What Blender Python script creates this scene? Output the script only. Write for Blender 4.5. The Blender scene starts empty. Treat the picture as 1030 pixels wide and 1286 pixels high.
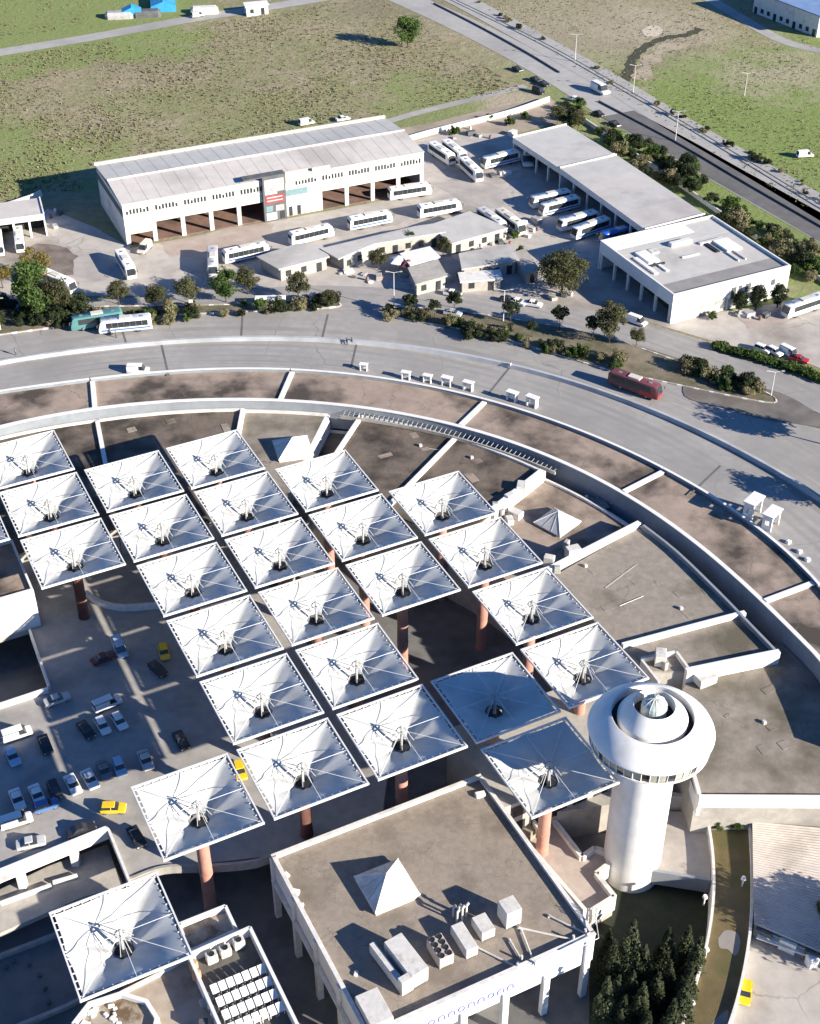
import bpy, math, random
import numpy as np
R = math.radians
random.seed(7); rng = np.random.default_rng(7)
scn = bpy.context.scene
col = scn.collection

# ------------------------------------------------------------------ camera, sky, sun, exposure
FPX, PITCH, CZ, IW, IH = 1730.18, R(36.918), 165.0, 1030.0, 1286.0
cd = bpy.data.cameras.new('camera'); cam = bpy.data.objects.new('camera', cd); col.objects.link(cam)
cam.location = (0, 0, CZ); cam.rotation_euler = (math.pi/2 - PITCH, 0, 0)
cd.sensor_fit = 'VERTICAL'; cd.sensor_height = 24; cd.lens = FPX/IH*24
cd.clip_start = 1; cd.clip_end = 9000
scn.camera = cam
SUN_EL, SHADOW_AZ = R(21.0), R(150.5)          # shadows run towards SHADOW_AZ (angle from +X)
w = bpy.data.worlds.new('World'); scn.world = w; w.use_nodes = True
nt = w.node_tree; sky = nt.nodes.new('ShaderNodeTexSky'); sky.sky_type = 'NISHITA'; sky.sun_disc = False
sky.sun_elevation = SUN_EL; sky.sun_rotation = R(90) - (SHADOW_AZ + math.pi)
sky.air_density = 1.0; sky.dust_density = 0.0; sky.ozone_density = 10.0
bg = nt.nodes['Background']; bg.inputs[1].default_value = 0.068
nt.links.new(sky.outputs[0], bg.inputs[0])
sl = bpy.data.lights.new('sun', 'SUN'); sl.energy = 5.0; sl.angle = R(0.5); sl.color = (1, 0.915, 0.775)
so = bpy.data.objects.new('sun', sl); col.objects.link(so)
so.location = (120, -40, 200); so.rotation_euler = (math.pi/2 - SUN_EL, 0, SHADOW_AZ - math.pi/2)
vs = scn.view_settings; vs.view_transform = 'Standard'; vs.look = 'None'; vs.gamma = 1; vs.use_curve_mapping = False
vs.exposure = 1.32

# ------------------------------------------------------------------ survey helpers
CP, SP = math.cos(PITCH), math.sin(PITCH)
def at(px, py, z=0.0):
    """point on the level z seen at a surveyed direction of the photograph"""
    X = (px - IW/2)/FPX; Y = -(py - IH/2)/FPX
    d = np.array([X, CP + Y*SP, -SP + Y*CP]); k = (z - CZ)/d[2]
    return np.array([d[0]*k, d[1]*k, z])
T = 9.0            # level of the outer ground and ring road
LOW = -8.0         # lowest ground
G = R(26.7)        # direction of the building grid
GU = np.array([math.cos(G), math.sin(G), 0]); GV = np.array([math.sin(G), -math.cos(G), 0])

# ------------------------------------------------------------------ materials
MATS = {}
def mat(name, c, rough=0.8, c2=None, scale=1.0, c3=None, scale3=0.1, spread=(0.35, 0.65), spread3=(0.5, 0.7), bump=0.0, bscale=6.0,
        metal=0.0, spec=0.3, var=0.0, alpha=None, wave=None, sub=0.0, crack=None, ring=0.0):
    """procedural: base colour c mixed with c2 by fine noise and with c3 by broad blotches"""
    if name in MATS: return MATS[name]
    m = bpy.data.materials.new(name); m.use_nodes = True; t = m.node_tree; N = t.nodes; L = t.links
    b = N['Principled BSDF']; b.inputs['Roughness'].default_value = rough; b.inputs['Metallic'].default_value = metal
    b.inputs['Specular IOR Level'].default_value = spec
    tc = N.new('ShaderNodeTexCoord'); geo = N.new('ShaderNodeNewGeometry'); P = geo.outputs['Position']
    if var or wave == 'object': P = tc.outputs['Object']
    def rgb(v):
        n = N.new('ShaderNodeRGB'); n.outputs[0].default_value = (*v, 1); return n.outputs[0]
    def noise(sc, det=6, rg=0.6):
        n = N.new('ShaderNodeTexNoise'); n.inputs['Scale'].default_value = sc; n.inputs['Detail'].default_value = det
        n.inputs['Roughness'].default_value = rg; L.new(P, n.inputs['Vector']); return n.outputs[0]
    def ramp(f, lo, hi):
        n = N.new('ShaderNodeMapRange'); n.inputs[1].default_value = lo; n.inputs[2].default_value = hi; L.new(f, n.inputs[0]); return n.outputs[0]
    def mix(f, a, bb, mode='MIX'):
        n = N.new('ShaderNodeMix'); n.data_type = 'RGBA'; n.blend_type = mode
        if isinstance(f, float): n.inputs[0].default_value = f
        else: L.new(f, n.inputs[0])
        L.new(a, n.inputs[6]); L.new(bb, n.inputs[7]); return n.outputs[2]
    cc = rgb(c)
    if c2: cc = mix(ramp(noise(scale), *spread), cc, rgb(c2))
    if c3: cc = mix(ramp(noise(scale3, 5, 0.55), *spread3), cc, rgb(c3))
    if crack:                                   # wandering joints and cracks, darker than the skin
        dn = N.new('ShaderNodeTexNoise'); dn.inputs['Scale'].default_value = crack[0]*3; dn.inputs['Detail'].default_value = 4; L.new(P, dn.inputs['Vector'])
        va = N.new('ShaderNodeVectorMath'); va.operation = 'MULTIPLY_ADD'; L.new(dn.outputs['Color'], va.inputs[0]); va.inputs[1].default_value = (crack[1],)*3; L.new(P, va.inputs[2])
        vo = N.new('ShaderNodeTexVoronoi'); vo.feature = 'DISTANCE_TO_EDGE'; vo.inputs['Scale'].default_value = crack[0]; L.new(va.outputs[0], vo.inputs['Vector'])
        cm = mix(ramp(vo.outputs['Distance'], crack[2], 0.0), cc, rgb(tuple(x*.45 for x in c)))
        cc = mix(ramp(noise(crack[0]*.9, 3), .42, .6), cc, cm)
    if ring:                                    # wheel tracks and wear running along the ring road
        vd = N.new('ShaderNodeVectorMath'); vd.operation = 'DISTANCE'; L.new(geo.outputs['Position'], vd.inputs[0]); vd.inputs[1].default_value = (-39, 146, 9)
        wn = N.new('ShaderNodeTexNoise'); wn.noise_dimensions = '1D'; wn.inputs['Scale'].default_value = .55; wn.inputs['Detail'].default_value = 3; L.new(vd.outputs['Value'], wn.inputs['W'])
        cm = mix(ramp(wn.outputs[0], .42, .66), cc, rgb(tuple(x*(1-ring) for x in c)))
        cc = mix(ramp(noise(.05, 3), .3, .62), cc, cm)
    if var:
        oi = N.new('ShaderNodeObjectInfo'); h = N.new('ShaderNodeHueSaturation'); L.new(cc, h.inputs['Color'])
        L.new(ramp(oi.outputs['Random'], -0.0001, 1.0), h.inputs['Value'])
        mr = h.inputs['Value'].links[0].from_node; mr.inputs[3].default_value = 1 - var; mr.inputs[4].default_value = 1 + var
        cc = h.outputs[0]
    L.new(cc, b.inputs['Base Color'])
    if bump:
        bn = N.new('ShaderNodeBump'); bn.inputs['Strength'].default_value = bump; bn.inputs['Distance'].default_value = 0.2
        L.new(noise(bscale, 8, 0.65), bn.inputs['Height']); L.new(bn.outputs[0], b.inputs['Normal'])
    if sub:
        tr = N.new('ShaderNodeBsdfTranslucent'); L.new(cc, tr.inputs[0]); ms = N.new('ShaderNodeMixShader'); ms.inputs[0].default_value = sub
        L.new(b.outputs[0], ms.inputs[1]); L.new(tr.outputs[0], ms.inputs[2]); L.new(ms.outputs[0], N['Material Output'].inputs[0])
    MATS[name] = m; return m

M_conc = mat('concrete', (.42, .39, .35), c2=(.34, .32, .29), scale=.9, c3=(.26, .245, .225), scale3=.12, bump=.2)
M_yard = mat('yard_concrete', (.45, .415, .38), c2=(.37, .34, .31), scale=.35, c3=(.21, .18, .155), scale3=.05, spread3=(.5, .72), bump=.2, crack=(.06, 5, .01))
M_asph = mat('asphalt', (.335, .32, .306), c2=(.285, .273, .262), scale=.5, c3=(.235, .225, .217), scale3=.06, spread3=(.45, .75), bump=.15, ring=.28, crack=(.045, 4, .006))
M_asph2 = mat('dark_asphalt', (.12, .115, .115), c2=(.15, .145, .14), scale=.4, c3=(.09, .09, .09), scale3=.07)
M_hwy = mat('highway_asphalt', (.37, .36, .34), c2=(.32, .31, .30), scale=.3, c3=(.27, .26, .25), scale3=.04)
M_wet = mat('damp_patch', (.13, .115, .10), c2=(.19, .17, .15), scale=.25, c3=(.10, .09, .08), scale3=.1, rough=.5)
M_deck = mat('deck_paving', (.36, .34, .32), c2=(.29, .275, .26), scale=.5, c3=(.22, .21, .20), scale3=.09)
M_roofb = mat('brown_roof_felt', (.175, .14, .113), c2=(.118, .096, .077), scale=.45, c3=(.042, .035, .029), scale3=.13, spread=(.3, .7), spread3=(.44, .62), bump=.3, bscale=3, crack=(.09, 5, .012))
M_roofp = mat('pale_brown_roof', (.36, .285, .232), c2=(.26, .205, .167), scale=.3, c3=(.065, .053, .044), scale3=.09, spread=(.3, .7), spread3=(.45, .62), bump=.3, bscale=3, crack=(.09, 5, .012))
M_roofg = mat('grey_gravel_roof', (.30, .262, .222), c2=(.235, .205, .172), scale=.7, c3=(.115, .10, .072), scale3=.09, spread3=(.48, .68), bump=.3, bscale=4, crack=(.09, 5, .012))
M_roofbeige = mat('beige_gravel_roof', (.295, .25, .208), c2=(.24, .203, .168), scale=1.2, c3=(.18, .15, .122), scale3=.15, bump=.35, bscale=5, crack=(.12, 5, .008))
M_white = mat('white_paint', (.74, .73, .71), rough=.6, c2=(.67, .66, .64), scale=.5, c3=(.58, .56, .53), scale3=.3, spread3=(.58, .8))
M_whited = mat('weathered_white', (.70, .68, .65), rough=.7, c2=(.58, .56, .53), scale=1.3, c3=(.40, .38, .35), scale3=.4, spread3=(.55, .8))
M_ringw = mat('ring_wall_paint', (.26, .285, .315), rough=.7, c2=(.225, .245, .275), scale=.5, c3=(.175, .19, .215), scale3=.15, spread3=(.5, .8))
M_depot = mat('depot_render', (.60, .585, .56), rough=.7, c2=(.53, .515, .49), scale=.4, c3=(.38, .36, .335), scale3=.2, spread3=(.5, .75))
M_memb = mat('membrane', (.55, .555, .535), rough=.5, c2=(.50, .505, .49), scale=.4, c3=(.43, .435, .42), scale3=.3, spread3=(.5, .74), sub=.02)
M_steel = mat('white_steel', (.72, .72, .71), rough=.45, c2=(.62, .62, .61), scale=1.5)
M_hub = mat('hub_steel', (.45, .45, .44), rough=.5, c2=(.36, .36, .35), scale=2)
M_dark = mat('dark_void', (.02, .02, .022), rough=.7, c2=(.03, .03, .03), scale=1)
M_salmon = mat('salmon_column', (.44, .225, .175), rough=.7, c2=(.38, .19, .148), scale=.6, c3=(.31, .165, .135), scale3=.3)
M_glass = mat('dark_glass', (.025, .03, .035), rough=.12, spec=.6, c2=(.04, .045, .05), scale=.6)
M_tyre = mat('tyre', (.02, .02, .02), rough=.9, c2=(.035, .035, .035), scale=8)
M_rim = mat('wheel_rim', (.4, .4, .41), rough=.4, metal=.6, c2=(.3, .3, .3), scale=9)
M_grey = mat('grey_metal', (.40, .40, .40), rough=.5, c2=(.31, .31, .31), scale=1.2, c3=(.24, .23, .22), scale3=.5)
M_unit = mat('unit_metal', (.62, .60, .57), rough=.5, c2=(.52, .50, .47), scale=1.2, c3=(.36, .33, .3), scale3=.6, spread3=(.58, .78))
M_sheet = mat('sheet_roof', (.50, .48, .455), rough=.6, c2=(.44, .42, .40), scale=.35, c3=(.29, .275, .26), scale3=.06)
M_sheetp = mat('sheet_roof_pink', (.53, .495, .465), rough=.6, c2=(.47, .44, .415), scale=.35, c3=(.37, .345, .325), scale3=.06)
M_sheetg = mat('sheet_roof_green', (.50, .49, .46), rough=.6, c2=(.45, .44, .415), scale=.35, c3=(.37, .36, .34), scale3=.06)
M_corr = mat('corrugated_sheet', (.56, .50, .45), rough=.55, c2=(.48, .43, .39), scale=.5, c3=(.38, .34, .30), scale3=.2)
M_soil = mat('soil_and_litter', (.17, .14, .10), c2=(.10, .10, .055), scale=.5, c3=(.24, .20, .15), scale3=.15, bump=.6)
M_mud = mat('mud_channel', (.155, .115, .055), rough=.6, c2=(.105, .085, .04), scale=.35, c3=(.075, .085, .03), scale3=.12, bump=.4)
M_water = mat('puddle', (.25, .225, .20), rough=.08, spec=.6, c2=(.29, .265, .24), scale=.4)
M_bark = mat('bark', (.10, .075, .055), c2=(.06, .045, .035), scale=4)
M_solar = mat('panel_white', (.80, .80, .80), rough=.4, c2=(.72, .72, .72), scale=1)
M_red = mat('red_sign', (.25, .05, .055), c2=(.30, .09, .09), scale=.5)
M_sign = mat('sign_frame', (.08, .085, .09), c2=(.12, .125, .13), scale=.6)
M_bluep = mat('blue_letter', (.12, .12, .45), c2=(.18, .18, .5), scale=2)
M_teal = mat('teal_panel', (.13, .22, .24), c2=(.19, .28, .29), scale=.6)
M_tarp = mat('blue_tarpaulin', (.03, .24, .50), rough=.5, c2=(.05, .32, .60), scale=.3, bump=.5, bscale=1)
M_blueroof = mat('blue_sheet_roof', (.13, .22, .40), c2=(.18, .27, .45), scale=.3)
M_cream = mat('cream_paint', (.66, .58, .38), c2=(.58, .5, .33), scale=.6)
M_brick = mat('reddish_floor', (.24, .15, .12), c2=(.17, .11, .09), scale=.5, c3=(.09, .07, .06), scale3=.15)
M_skin = mat('skin', (.45, .28, .2), c2=(.4, .25, .18), scale=5)
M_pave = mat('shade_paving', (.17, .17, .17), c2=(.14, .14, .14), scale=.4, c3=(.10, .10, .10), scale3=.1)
def leafmat(name, a, b): return mat(name, a, rough=.75, c2=b, scale=.9, spread=(.35, .65), var=.22, sub=.3, spec=.15)
L_green = leafmat('leaf_green', (.085, .135, .035), (.05, .085, .025))
L_olive = leafmat('leaf_olive', (.115, .115, .055), (.065, .07, .035))
L_dark = leafmat('leaf_dark', (.05, .065, .03), (.028, .04, .02))
L_yellow = leafmat('leaf_yellow', (.24, .19, .055), (.16, .13, .045))
L_cyp = leafmat('leaf_cypress', (.095, .11, .06), (.05, .062, .035))
L_scrub = leafmat('leaf_scrub', (.20, .20, .10), (.24, .20, .125))

def paint(name, c, rough=.3):
    return mat('paint_' + name, c, rough=rough, spec=.5, c2=tuple(x*.9 for x in c), scale=.7)
P_white = paint('white', (.78, .78, .77)); P_silver = paint('silver', (.48, .49, .50)); P_black = paint('black', (.03, .03, .035))
P_blue = paint('blue', (.07, .16, .38)); P_yellow = paint('yellow', (.80, .50, .02)); P_red = paint('red', (.38, .03, .035))
P_grey = paint('grey', (.2, .2, .21)); P_teal = paint('teal', (.10, .25, .25)); P_bluetruck = paint('bright_blue', (.03, .14, .55))
P_maroon = paint('maroon', (.13, .045, .05)); P_cream = paint('cream', (.62, .58, .5)); P_ltblue = paint('pale_blue', (.35, .5, .66))

# ------------------------------------------------------------------ mesh builder
def frame_pts(fr, x, y, z):
    o, ex, ey = fr; return o + ex*x + ey*y + np.array([0, 0, z])
class MB:
    def __init__(s): s.v = []; s.f = []
    def add(s, vs_, fs):
        n = len(s.v); s.v += [tuple(map(float, p)) for p in vs_]; s.f += [tuple(i + n for i in f) for f in fs]; return s
    def box(s, x0, x1, y0, y1, z0, z1, fr=None):
        q = [(x0, y0, z0), (x1, y0, z0), (x1, y1, z0), (x0, y1, z0), (x0, y0, z1), (x1, y0, z1), (x1, y1, z1), (x0, y1, z1)]
        if fr is not None: q = [frame_pts(fr, *p) for p in q]
        return s.add(q, [(3, 2, 1, 0), (4, 5, 6, 7), (0, 1, 5, 4), (1, 2, 6, 5), (2, 3, 7, 6), (3, 0, 4, 7)])
    def cbox(s, x0, x1, y0, y1, z0, z1, b=.05, fr=None):
        """box with chamfered vertical and top edges"""
        def ring(i, z): return [(x0+i, y0, z), (x1-i, y0, z), (x1, y0+i, z), (x1, y1-i, z), (x1-i, y1, z), (x0+i, y1, z), (x0, y1-i, z), (x0, y0+i, z)]
        def ins(z): return [(x0+b, y0+b, z), (x1-b, y0+b, z), (x1-b, y0+b, z), (x1-b, y1-b, z), (x1-b, y1-b, z), (x0+b, y1-b, z), (x0+b, y1-b, z), (x0+b, y0+b, z)]
        q = ring(b, z0) + ring(b, z1-b) + ins(z1)
        if fr is not None: q = [frame_pts(fr, *p) for p in q]
        F = [tuple(range(7, -1, -1)), tuple(range(16, 24))]
        for k in (0, 8):
            for i in range(8): F.append((k+i, k+(i+1) % 8, k+8+(i+1) % 8, k+8+i))
        return s.add(q, F)
    def prism(s, poly, z0, z1):
        n = len(poly); a = sum(poly[i][0]*poly[(i+1) % n][1] - poly[(i+1) % n][0]*poly[i][1] for i in range(n))
        if a < 0: poly = poly[::-1]
        z0s = z0 if hasattr(z0, '__len__') else [z0]*n; z1s = z1 if hasattr(z1, '__len__') else [z1]*n
        q = [(p[0], p[1], z) for p, z in zip(poly, z0s)] + [(p[0], p[1], z) for p, z in zip(poly, z1s)]
        return s.add(q, [tuple(range(n-1, -1, -1)), tuple(range(n, 2*n))] + [(i, (i+1) % n, n+(i+1) % n, n+i) for i in range(n)])
    def sheet(s, poly, z):
        n = len(poly); a = sum(poly[i][0]*poly[(i+1) % n][1] - poly[(i+1) % n][0]*poly[i][1] for i in range(n))
        if a < 0: poly = poly[::-1]
        return s.add([(p[0], p[1], z) for p in poly], [tuple(range(n))])
    def tube(s, p0, p1, r0, r1=None, n=8, cap=True):
        r1 = r0 if r1 is None else r1; p0 = np.array(p0, float); p1 = np.array(p1, float); d = p1 - p0; d = d/np.linalg.norm(d)
        a = np.cross(d, [0, 0, 1.]) if abs(d[2]) < .95 else np.cross(d, [1., 0, 0]); a = a/np.linalg.norm(a); b = np.cross(d, a)
        q = [p0 + r0*(math.cos(t)*a + math.sin(t)*b) for t in np.arange(n)*2*math.pi/n] + [p1 + r1*(math.cos(t)*a + math.sin(t)*b) for t in np.arange(n)*2*math.pi/n]
        F = [(i, n+i, n+(i+1) % n, (i+1) % n) for i in range(n)]
        if cap: F += [tuple(range(n)), tuple(range(2*n-1, n-1, -1))]
        return s.add(q, F)
    def path(s, pts, r, n=6):
        for a, b in zip(pts[:-1], pts[1:]): s.tube(a, b, r, n=n)
        return s
    def lathe(s, prof, n=48, c=(0, 0, 0), a0=0, a1=2*math.pi):
        full = abs(a1-a0-2*math.pi) < 1e-6; m = n if full else n+1
        q = [(c[0] + r*math.cos(a0+(a1-a0)*i/n), c[1] + r*math.sin(a0+(a1-a0)*i/n), c[2] + z) for r, z in prof for i in range(m)]
        F = []
        for k in range(len(prof)-1):
            for i in range(n):
                j = (i+1) % m; F.append((k*m+i, k*m+j, (k+1)*m+j, (k+1)*m+i))
        return s.add(q, F)
    def build(s, name, material, parent=None, smooth=False, bevel=0, loc=None):
        me = bpy.data.meshes.new(name); V = np.array(s.v, float)
        if parent is not None:
            off = parent.matrix_basis.translation; V = V - np.array(off)
            if parent.parent is not None: V = V - np.array(parent.parent.matrix_basis.translation)
        o = None
        if loc is None and parent is None: loc = (V[:, 0].mean(), V[:, 1].mean(), V[:, 2].min())
        if parent is None: V = V - np.array(loc)
        me.from_pydata(V.tolist(), [], s.f)
        mats_ = material if isinstance(material, (list, tuple)) else [material]
        for m in mats_: me.materials.append(m)
        if smooth:
            me.polygons.foreach_set('use_smooth', [True]*len(me.polygons))
            try: me.set_sharp_from_angle(angle=R(38))
            except Exception: pass
        o = bpy.data.objects.new(name, me); col.objects.link(o)
        if parent is not None: o.parent = parent
        else: o.location = loc
        if bevel:
            bv = o.modifiers.new('bevel', 'BEVEL'); bv.width = bevel; bv.segments = 2; bv.limit_method = 'ANGLE'
        return o
def tag(o, label=None, cat=None, group=None, kind=None):
    if label: o['label'] = label
    if cat: o['category'] = cat
    if group: o['group'] = group
    if kind: o['kind'] = kind
    return o
def thing(name, label, cat, loc=(0, 0, 0), rz=0, group=None):
    o = bpy.data.objects.new(name, None); col.objects.link(o); o.location = tuple(map(float, loc)); o.rotation_euler = (0, 0, rz)
    o.empty_display_size = .5
    return tag(o, label, cat, group)
def copy_tree(o, parent=None):
    c = o.copy(); col.objects.link(c); c.parent = parent
    for ch in o.children: copy_tree(ch, c)
    return c
def struct(name, mb, m, smooth=False): return tag(mb.build(name, m, smooth=smooth), kind='structure')
def frame(c, rz): return (np.array(c, float), np.array([math.cos(rz), math.sin(rz), 0]), np.array([-math.sin(rz), math.cos(rz), 0]))
def rect(c, u, v, hu, hv): return [c - u*hu - v*hv, c + u*hu - v*hv, c + u*hu + v*hv, c - u*hu + v*hv]
def PX(pts, z): return [at(*p, z) for p in pts]
def spline(P, n=8):
    P = [np.array(p, float) for p in P]; Q = [2*P[0]-P[1]] + P + [2*P[-1]-P[-2]]; out = []
    for i in range(1, len(Q)-2):
        for t in np.arange(n)/n:
            a, b, c_, d = Q[i-1:i+3]
            out.append(.5*((2*b) + (-a+c_)*t + (2*a-5*b+4*c_-d)*t*t + (-a+3*b-3*c_+d)*t**3))
    return out + [P[-1]]
def ribbon(P, half):
    """polygon strip left/right of a centre line (list of points)"""
    P = [np.array(p, float) for p in P]; Lf, Rt = [], []
    for i, p in enumerate(P):
        d = P[min(i+1, len(P)-1)] - P[max(i-1, 0)]; d = d/np.hypot(d[0], d[1]); nrm = np.array([-d[1], d[0], 0])
        h = half[i] if hasattr(half, '__len__') else half
        Lf.append(p + nrm*h); Rt.append(p - nrm*h)
    return Lf, Rt
def strip_sheet(mb, P, half, z):
    Lf, Rt = ribbon(P, half); n = len(P)
    mb.add([(p[0], p[1], z) for p in Rt] + [(p[0], p[1], z) for p in Lf], [(i, i+1, n+i+1, n+i) for i in range(n-1)])
def strip_wall(mb, P, half, z0, z1):
    Lf, Rt = ribbon(P, half); n = len(P)
    q = [(p[0], p[1], z0) for p in Rt] + [(p[0], p[1], z0) for p in Lf] + [(p[0], p[1], z1) for p in Rt] + [(p[0], p[1], z1) for p in Lf]
    F = []
    for i in range(n-1):
        F += [(2*n+i, 2*n+i+1, 3*n+i+1, 3*n+i), (i, i+1, 2*n+i+1, 2*n+i), (n+i+1, n+i, 3*n+i, 3*n+i+1), (n+i, n+i+1, i+1, i)]
    F += [(0, 2*n, 3*n, n), (n-1, 2*n-1, 4*n-1, 3*n-1)]
    mb.add(q, F)

# ------------------------------------------------------------------ the ring: surveyed curves as radius over angle
RC = np.array([-39.0, 146.0])
def polar(trace, z, deg=5):
    th, rr = [], []
    for q in trace:
        d = at(*q, z)[:2] - RC; th.append(math.atan2(d[1], d[0])); rr.append(math.hypot(*d))
    c = np.polyfit(th, rr, deg); lo, hi = min(th), max(th)
    return lambda t: float(np.polyval(c, min(max(t, lo), hi)))
rW = polar([(0, 535), (114, 514), (260, 501), (359, 501), (452, 511), (500, 519), (573, 536), (651, 556), (702, 575), (742, 597), (785, 619), (860, 673), (964, 758), (1030, 826)], 8.95)
rK = polar([(0, 490), (110, 475), (240, 464), (360, 463), (452, 469), (500, 479), (550, 487), (608, 500), (651, 511), (677, 519), (727, 539), (770, 559), (833, 589), (884, 614), (932, 645), (980, 684), (1030, 734)], 9.45)
rM = polar([(0, 452), (114, 437), (260, 423), (351, 422), (427, 425), (510, 435), (600, 449), (664, 463), (722, 476), (813, 511), (914, 557), (995, 602), (1030, 622)], 10.0)
def ringpt(rf, t, dr=0, z=0): r = rf(t) + dr; return np.array([RC[0] + r*math.cos(t), RC[1] + r*math.sin(t), z])
def ang(px, py, z): d = at(px, py, z)[:2] - RC; return math.atan2(d[1], d[0])
def arc(rf, t0, t1, dr=0, z=0, step=R(1.2)):
    n = max(2, int(abs(t1-t0)/step)); return [ringpt(rf, t0 + (t1-t0)*i/n, dr, z) for i in range(n+1)]
def ring_sweep(mb, rf, prof, t0, t1, step=R(1.2)):
    """prof: closed list of (dr, z)"""
    n = max(2, int(abs(t1-t0)/step)); m = len(prof); q = []
    for i in range(n+1):
        t = t0 + (t1-t0)*i/n; q += [ringpt(rf, t, dr, z) for dr, z in prof]
    F = []
    for i in range(n):
        for k in range(m): F.append((i*m+k, (i+1)*m+k, (i+1)*m+(k+1) % m, i*m+(k+1) % m))
    F += [tuple(range(m)), tuple(range(n*m+m-1, n*m-1, -1))]
    mb.add(q, F)
TA, TB = R(1.2), R(160)     # built part of the ring

# ------------------------------------------------------------------ ground: upper plain (annulus to the horizon) and the low ground
def ground_material():
    m = bpy.data.materials.new('field_ground'); m.use_nodes = True; t = m.node_tree; N = t.nodes; L = t.links; b = N['Principled BSDF']
    b.inputs['Roughness'].default_value = .95; b.inputs['Specular IOR Level'].default_value = .1
    geo = N.new('ShaderNodeNewGeometry'); P = geo.outputs['Position']
    def noise(sc, det=6, rg=.6):
        n = N.new('ShaderNodeTexNoise'); n.inputs['Scale'].default_value = sc; n.inputs['Detail'].default_value = det; n.inputs['Roughness'].default_value = rg
        L.new(P, n.inputs['Vector']); return n.outputs[0]
    def rng_(f, a, bb, c=0, d=1):
        n = N.new('ShaderNodeMapRange'); n.inputs[1].default_value = a; n.inputs[2].default_value = bb; n.inputs[3].default_value = c; n.inputs[4].default_value = d; L.new(f, n.inputs[0]); return n.outputs[0]
    def math_(op, a, bb):
        n = N.new('ShaderNodeMath'); n.operation = op; n.use_clamp = False
        for i, x in enumerate((a, bb)):
            if isinstance(x, (int, float)): n.inputs[i].default_value = x
            else: L.new(x, n.inputs[i])
        return n.outputs[0]
    def mix(f, a, bb):
        n = N.new('ShaderNodeMix'); n.data_type = 'RGBA'
        L.new(f, n.inputs[0])
        for i, x in ((6, a), (7, bb)):
            if isinstance(x, tuple): n.inputs[i].default_value = (*x, 1)
            else: L.new(x, n.inputs[i])
        return n.outputs[2]
    n1 = noise(.05, 7, .65); n2 = noise(.35, 8, .7); n3 = noise(.012, 4, .5)
    c = mix(rng_(n1, .36, .64), (.235, .235, .125), (.31, .265, .18)); c = mix(rng_(n3, .5, .68), c, (.21, .185, .125))
    c = mix(rng_(n2, .46, .78), c, (.17, .15, .09))
    c = mix(rng_(n2, .60, .36, -1.2, .45), c, (.40, .355, .26))
    def spot(px, py, rad, soft, strength):
        p = at(px, py, T); d = N.new('ShaderNodeVectorMath'); d.operation = 'DISTANCE'; L.new(P, d.inputs[0]); d.inputs[1].default_value = tuple(p)
        j = math_('ADD', d.outputs['Value'], rng_(n1, .3, .7, -soft, soft)); return rng_(j, rad+soft*.5, rad-soft*.5, 0, strength)
    gm = None
    for s_ in ((40, 195, 26, 20, .75), (60, 20, 60, 20, .8), (1000, 150, 75, 40, .95), (880, 150, 40, 25, .7), (560, 140, 26, 14, .6), (930, 100, 45, 40, .6), (1150, 250, 90, 40, .9), (330, 160, 40, 35, .35)):
        g = spot(*s_); gm = g if gm is None else math_('MAXIMUM', gm, g)
    c = mix(gm, c, mix(rng_(n2, .35, .7), (.165, .235, .065), (.215, .245, .095)))
    dm = None
    for s_ in ((830, 40, 26, 20, .8), (640, 130, 10, 8, .9), (990, 95, 16, 20, .7), (770, 40, 40, 30, .45)):
        g = spot(*s_); dm = g if dm is None else math_('MAXIMUM', dm, g)
    c = mix(dm, c, (.37, .315, .24))
    L.new(c, b.inputs['Base Color'])
    bn = N.new('ShaderNodeBump'); bn.inputs['Strength'].default_value = .6; bn.inputs['Distance'].default_value = .7
    L.new(noise(.5, 8, .7), bn.inputs['Height']); L.new(bn.outputs[0], b.inputs['Normal'])
    return m
M_field = ground_material()
mb = MB(); n = 240
rad = [1, 1.6, 2.6, 5, 12, 30, 60]; UA, UB = R(1.0), R(235)
vs_ = []
for k in rad:
    for i in range(n+1):
        t = UA + (UB-UA)*i/n; r0 = rK(t) - .3; vs_.append((RC[0] + r0*k*math.cos(t), RC[1] + r0*k*math.sin(t), T))
mb.add(vs_, [(k*(n+1)+i, (k+1)*(n+1)+i, (k+1)*(n+1)+i+1, k*(n+1)+i+1) for k in range(len(rad)-1) for i in range(n)])
struct('ground', mb, M_field)
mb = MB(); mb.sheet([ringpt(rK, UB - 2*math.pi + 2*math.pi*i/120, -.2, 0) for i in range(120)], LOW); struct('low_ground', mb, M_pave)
mb = MB(); vs_ = []; m_ = 60
for k in rad:
    for i in range(m_+1):
        t = UB - 2*math.pi + (UA-UB+2*math.pi)*i/m_; r0 = rK(t) - .8; vs_.append((RC[0] + r0*k*math.cos(t), RC[1] + r0*k*math.sin(t), LOW+.02))
mb.add(vs_, [(k*(m_+1)+i, (k+1)*(m_+1)+i, (k+1)*(m_+1)+i+1, k*(m_+1)+i+1) for k in range(len(rad)-1) for i in range(m_)]); struct('low_plain', mb, M_yard)
mb = MB(); ring_sweep(mb, rK, [(-.35, LOW), (-.1, LOW), (-.1, T-.05), (-.35, T-.05)], UA, UB); struct('retaining_wall', mb, M_conc)
for t in (UA, UB):
    mb = MB(); p = ringpt(rK, t, -.3); q = ringpt(rK, t, 4000); strip_wall(mb, [p, (p+q)/2, q], .25, LOW, T-.02); struct('retaining_wall', mb, M_conc)

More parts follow.
